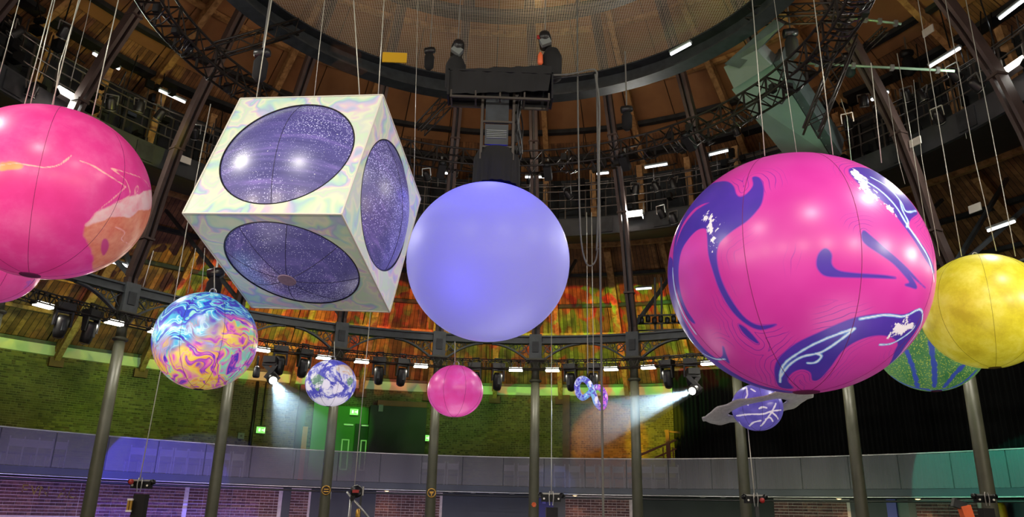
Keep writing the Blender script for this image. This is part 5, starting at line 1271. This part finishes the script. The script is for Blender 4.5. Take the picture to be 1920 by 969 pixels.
for i in range(n):
    t = 2*math.pi*i/n
    for j in range(mrad+1):
        u = j/mrad; rr = 0.56+(hx-0.56)*u; wv = (0.006+0.016*u)*math.sin(5*t+1)+0.012*u*math.sin(11*t)+0.008*u*math.sin(17*t+2)
        for sgn in (1, -1): pass
        p = ex*rr*math.cos(t)+ey*rr*math.sin(t)+nrm*wv; rg.v.append(tuple(p+nrm*(0.012+0.02*math.sin(u*math.pi))))
        rg.v.append(tuple(p-nrm*(0.012+0.02*math.sin(u*math.pi))))
W_ = 2*(mrad+1)
for i in range(n):
    q, p = i*W_, ((i+1) % n)*W_
    for j in range(mrad):
        rg.f.append((q+2*j, p+2*j, p+2*j+2, q+2*j+2)); rg.f.append((q+2*j+1, q+2*j+3, p+2*j+3, p+2*j+1))
    rg.f.append((q, q+1, p+1, p)); rg.f.append((q+2*mrad, p+2*mrad, p+2*mrad+1, q+2*mrad+1))
s = NT('crumpled_grey_film'); o = s.obj(); v = s.add(o, 3, 0.4); s.l(s.ramp(s.noise(v, 9, 6, 0.7, 1.0), [(0.35, srgb(170, 174, 174)), (0.6, srgb(245, 246, 246))]), s.b.inputs['Base Color']); s.b.inputs['Roughness'].default_value = 0.3; tl_ = s.n('BsdfTranslucent'); tl_.inputs[0].default_value = (0.75, 0.76, 0.76, 1); mxx = s.n('MixShader'); mxx.inputs[0].default_value = 0.5; s.l(s.b.outputs[0], mxx.inputs[1]); s.l(tl_.outputs[0], mxx.inputs[2]); s.l(mxx.outputs[0], s.t.nodes['Material Output'].inputs[0])
rg.build('ring', s.m, sat, True)

# -- looping inflatable (figure eight)
PT = [(770, 690), (735, 706), (700, 668), (688, 600), (703, 553), (740, 533), (785, 560), (820, 620), (845, 690), (868, 755), (905, 795), (933, 770), (943, 710), (930, 655), (900, 618), (865, 608), (835, 625), (810, 652), (785, 680)]
pts = []
for i, (x, y) in enumerate(PT):
    t = i/len(PT)*2*math.pi; Y = 3.5+0.35*math.sin(t*1.0+2.2)
    if 6 <= i <= 9: Y = 3.1
    pts.append(at(940+x/4.847, 600+y/4.847, Y))
P = np.array([tuple(p) for p in pts]); P = catmull(P, True, 8)
s = NT('loop_print'); o = s.obj(); v = s.add(o, 6, 0.2); sx = s.n('SeparateXYZ'); s.l(o, sx.inputs[0])
base = s.ramp(s.math('ADD', s.math('MULTIPLY', sx.outputs[0], 1.4), 0.5), [(0.2, srgb(150, 160, 240)), (0.55, srgb(120, 190, 240)), (0.9, srgb(210, 110, 225))])
c = s.mix(s.ramp(s.noise(v, 16, 4, 0.6), [(0.48, 0.0), (0.56, 1.0)]), base, srgb(80, 70, 190)); c = s.mix(s.ramp(s.noise(v, 9, 3), [(0.58, 0.0), (0.64, 1.0)]), c, srgb(236, 236, 255))
cen = pts[0].copy(); e = empty('figure_eight_inflatable', cen, 'small pale blue and violet figure-eight tube inflatable left of the seventh column', 'inflatable')
local(e, MB().tube([Vector(p) for p in P], 0.062, 14, True), 'tube', s.finish(c, 0.75, 0.3, 0.5), True)

# -- the cube
RM = Matrix(((0.9747, 0.1864, 0.1231), (-0.2158, 0.9278, 0.3042), (-0.0575, -0.3231, 0.9446))); CC = Vector((-2.6157, -2.2, 5.846)); EL = 2.1942; H = EL/2
cu = empty('holographic_cube', CC, 'huge tilted cube with pastel holographic skin and starry domes', 'inflatable cube')
cu.rotation_euler = RM.to_euler()
s = NT('holographic_film'); o = s.obj(); v = s.add(o, 1.0, 1.1); v2 = s.add(v, 2.3, 0.55)
f = s.noise(v2, 1.3, 2, 0.4); f2 = s.math('FRACT', s.math('MULTIPLY', f, 4.5))
MI = srgb(198, 226, 190); LA = srgb(190, 186, 226); PKK = srgb(222, 190, 214); CR = srgb(226, 232, 200); TE = srgb(168, 214, 206); BLU = srgb(160, 178, 214); GR = srgb(206, 214, 204)
c = s.ramp(f2, [(0, GR), (0.12, CR), (0.25, MI), (0.36, TE), (0.43, BLU), (0.50, LA), (0.58, PKK), (0.66, CR), (0.8, GR), (0.9, MI), (1, GR)])
c = s.mix(0.25, c, srgb(196, 206, 212)); cube_m = s.finish(c, 0.13, 0.3, 0.4)
s = NT('starry_print'); o = s.obj(); vo = s.n('TexVoronoi'); vo.inputs['Scale'].default_value = 42; s.l(o, vo.inputs['Vector'])
vo2 = s.n('TexVoronoi'); vo2.inputs['Scale'].default_value = 9; s.l(o, vo2.inputs['Vector'])
mp = s.n('Mapping'); mp.inputs['Rotation'].default_value = (0, R(12), 0); mp.inputs['Scale'].default_value = (0.5, 1, 5); s.l(o, mp.inputs[0])
c = s.ramp(s.noise(mp.outputs[0], 2.2, 6, 0.65), [(0.3, srgb(62, 60, 120)), (0.55, srgb(84, 80, 146)), (0.75, srgb(124, 108, 186))])
mask = s.ramp(s.noise(o, 1.1, 3), [(0.40, 0.13), (0.62, 0.32)])
bw = s.n('RGBToBW'); s.l(mask, bw.inputs[0])
st_ = s.math('LESS_THAN', vo.outputs['Distance'], bw.outputs[0])
c = s.mix(st_, c, srgb(200, 200, 250)); c = s.mix(s.step(vo2.outputs['Distance'], 0.05, 0.03), c, (1, 1, 1))
star_m = s.finish(c, 0.42, 0.28, 0.9)
star_m2 = star_m
DR = 0.425*EL; BU = 0.26
faces = {'front': ((1, 0, 0), (0, 0, 1), (0, -1, 0)), 'right': ((0, 1, 0), (0, 0, 1), (1, 0, 0)), 'bottom': ((1, 0, 0), (0, 1, 0), (0, 0, -1)), 'top': ((1, 0, 0), (0, 1, 0), (0, 0, 1)), 'left': ((0, 1, 0), (0, 0, 1), (-1, 0, 0)), 'back': ((1, 0, 0), (0, 0, 1), (0, 1, 0))}
for nm, (X, Y_, Z) in faces.items():
    X, Y_, Z = Vector(X), Vector(Y_), Vector(Z); b = MB(); n = 72
    for i in range(n):       # plate with round opening: outer square ring, lip, inner
        t = 2*math.pi*i/n; cx, cy = math.cos(t), math.sin(t); q = H/max(abs(cx), abs(cy))
        for rr, zz in ((q, 0), (DR+0.012, 0), (DR+0.008, -0.06), (q*0.99, -0.06)): b.v.append(tuple(X*cx*rr+Y_*cy*rr+Z*(H+zz)))
    for i in range(n):
        p, q = i*4, ((i+1) % n)*4
        for k in range(3): b.f.append((p+k, p+k+1, q+k+1, q+k))
    # square corners
    b.build('face_panel', cube_m, cu)
    # keep the corners exact with small triangular fillers
    d = MB(); m_ = 16
    Rs = (DR*DR+BU*BU)/(2*BU); pts_ = []
    for j in range(m_+1):
        rr = DR*(1-j/m_); zz = math.sqrt(Rs*Rs-rr*rr)-(Rs-BU)
        for i in range(n):
            t = 2*math.pi*i/n; d.v.append(tuple(X*math.cos(t)*rr+Y_*math.sin(t)*rr+Z*(H+zz-0.015)))
    for j in range(m_):
        for i in range(n): l = (i+1) % n; d.f.append((j*n+i, j*n+l, (j+1)*n+l, (j+1)*n+i))
    do = d.build('dome', star_m, cu, True)
    g = MB().tube([X*math.cos(t)*(DR+0.002)+Y_*math.sin(t)*(DR+0.002)+Z*(H-0.006) for t in np.linspace(0, 2*math.pi, 73)[:-1]], 0.011, 6, True); g.build('dome_gasket', M['black'], cu)
    if nm in ('bottom', 'front', 'right'):
        for q in range(8 if nm == 'bottom' else 2):
            t = q*math.pi/4+0.3 if nm == 'bottom' else (R(95)+q*math.pi if nm == 'front' else R(-50)+q*math.pi)
            pp = []
            for rr in np.linspace(DR if True else 0, 0.13 if nm == 'bottom' else 0.0, 14):
                zz = math.sqrt(Rs*Rs-rr*rr)-(Rs-BU); pp.append(X*math.cos(t)*rr+Y_*math.sin(t)*rr+Z*(H+zz-0.014))
            MB().tube(pp, 0.0042, 5).build('seam', M['seamd'], do)
    if nm == 'bottom': MB().lathe([(0.13, 0), (0.12, 0.012)], Z*(H+BU-0.012), 28, Matrix.Rotation(math.pi, 3, 'X')).build('valve_disc', mat('valve_film', srgb(150, 128, 160), 0.5, 0, .2, 20), do)
for sx_ in (-1, 1):
    for sy_ in (-1, 1):
        for A_, B_ in (((sx_*H, sy_*H, -H), (sx_*H, sy_*H, H)), ((sx_*H, -H, sy_*H), (sx_*H, H, sy_*H)), ((-H, sx_*H, sy_*H), (H, sx_*H, sy_*H))):
            MB().bar(A_, B_, 0.02).build('edge', M['white'], cu)
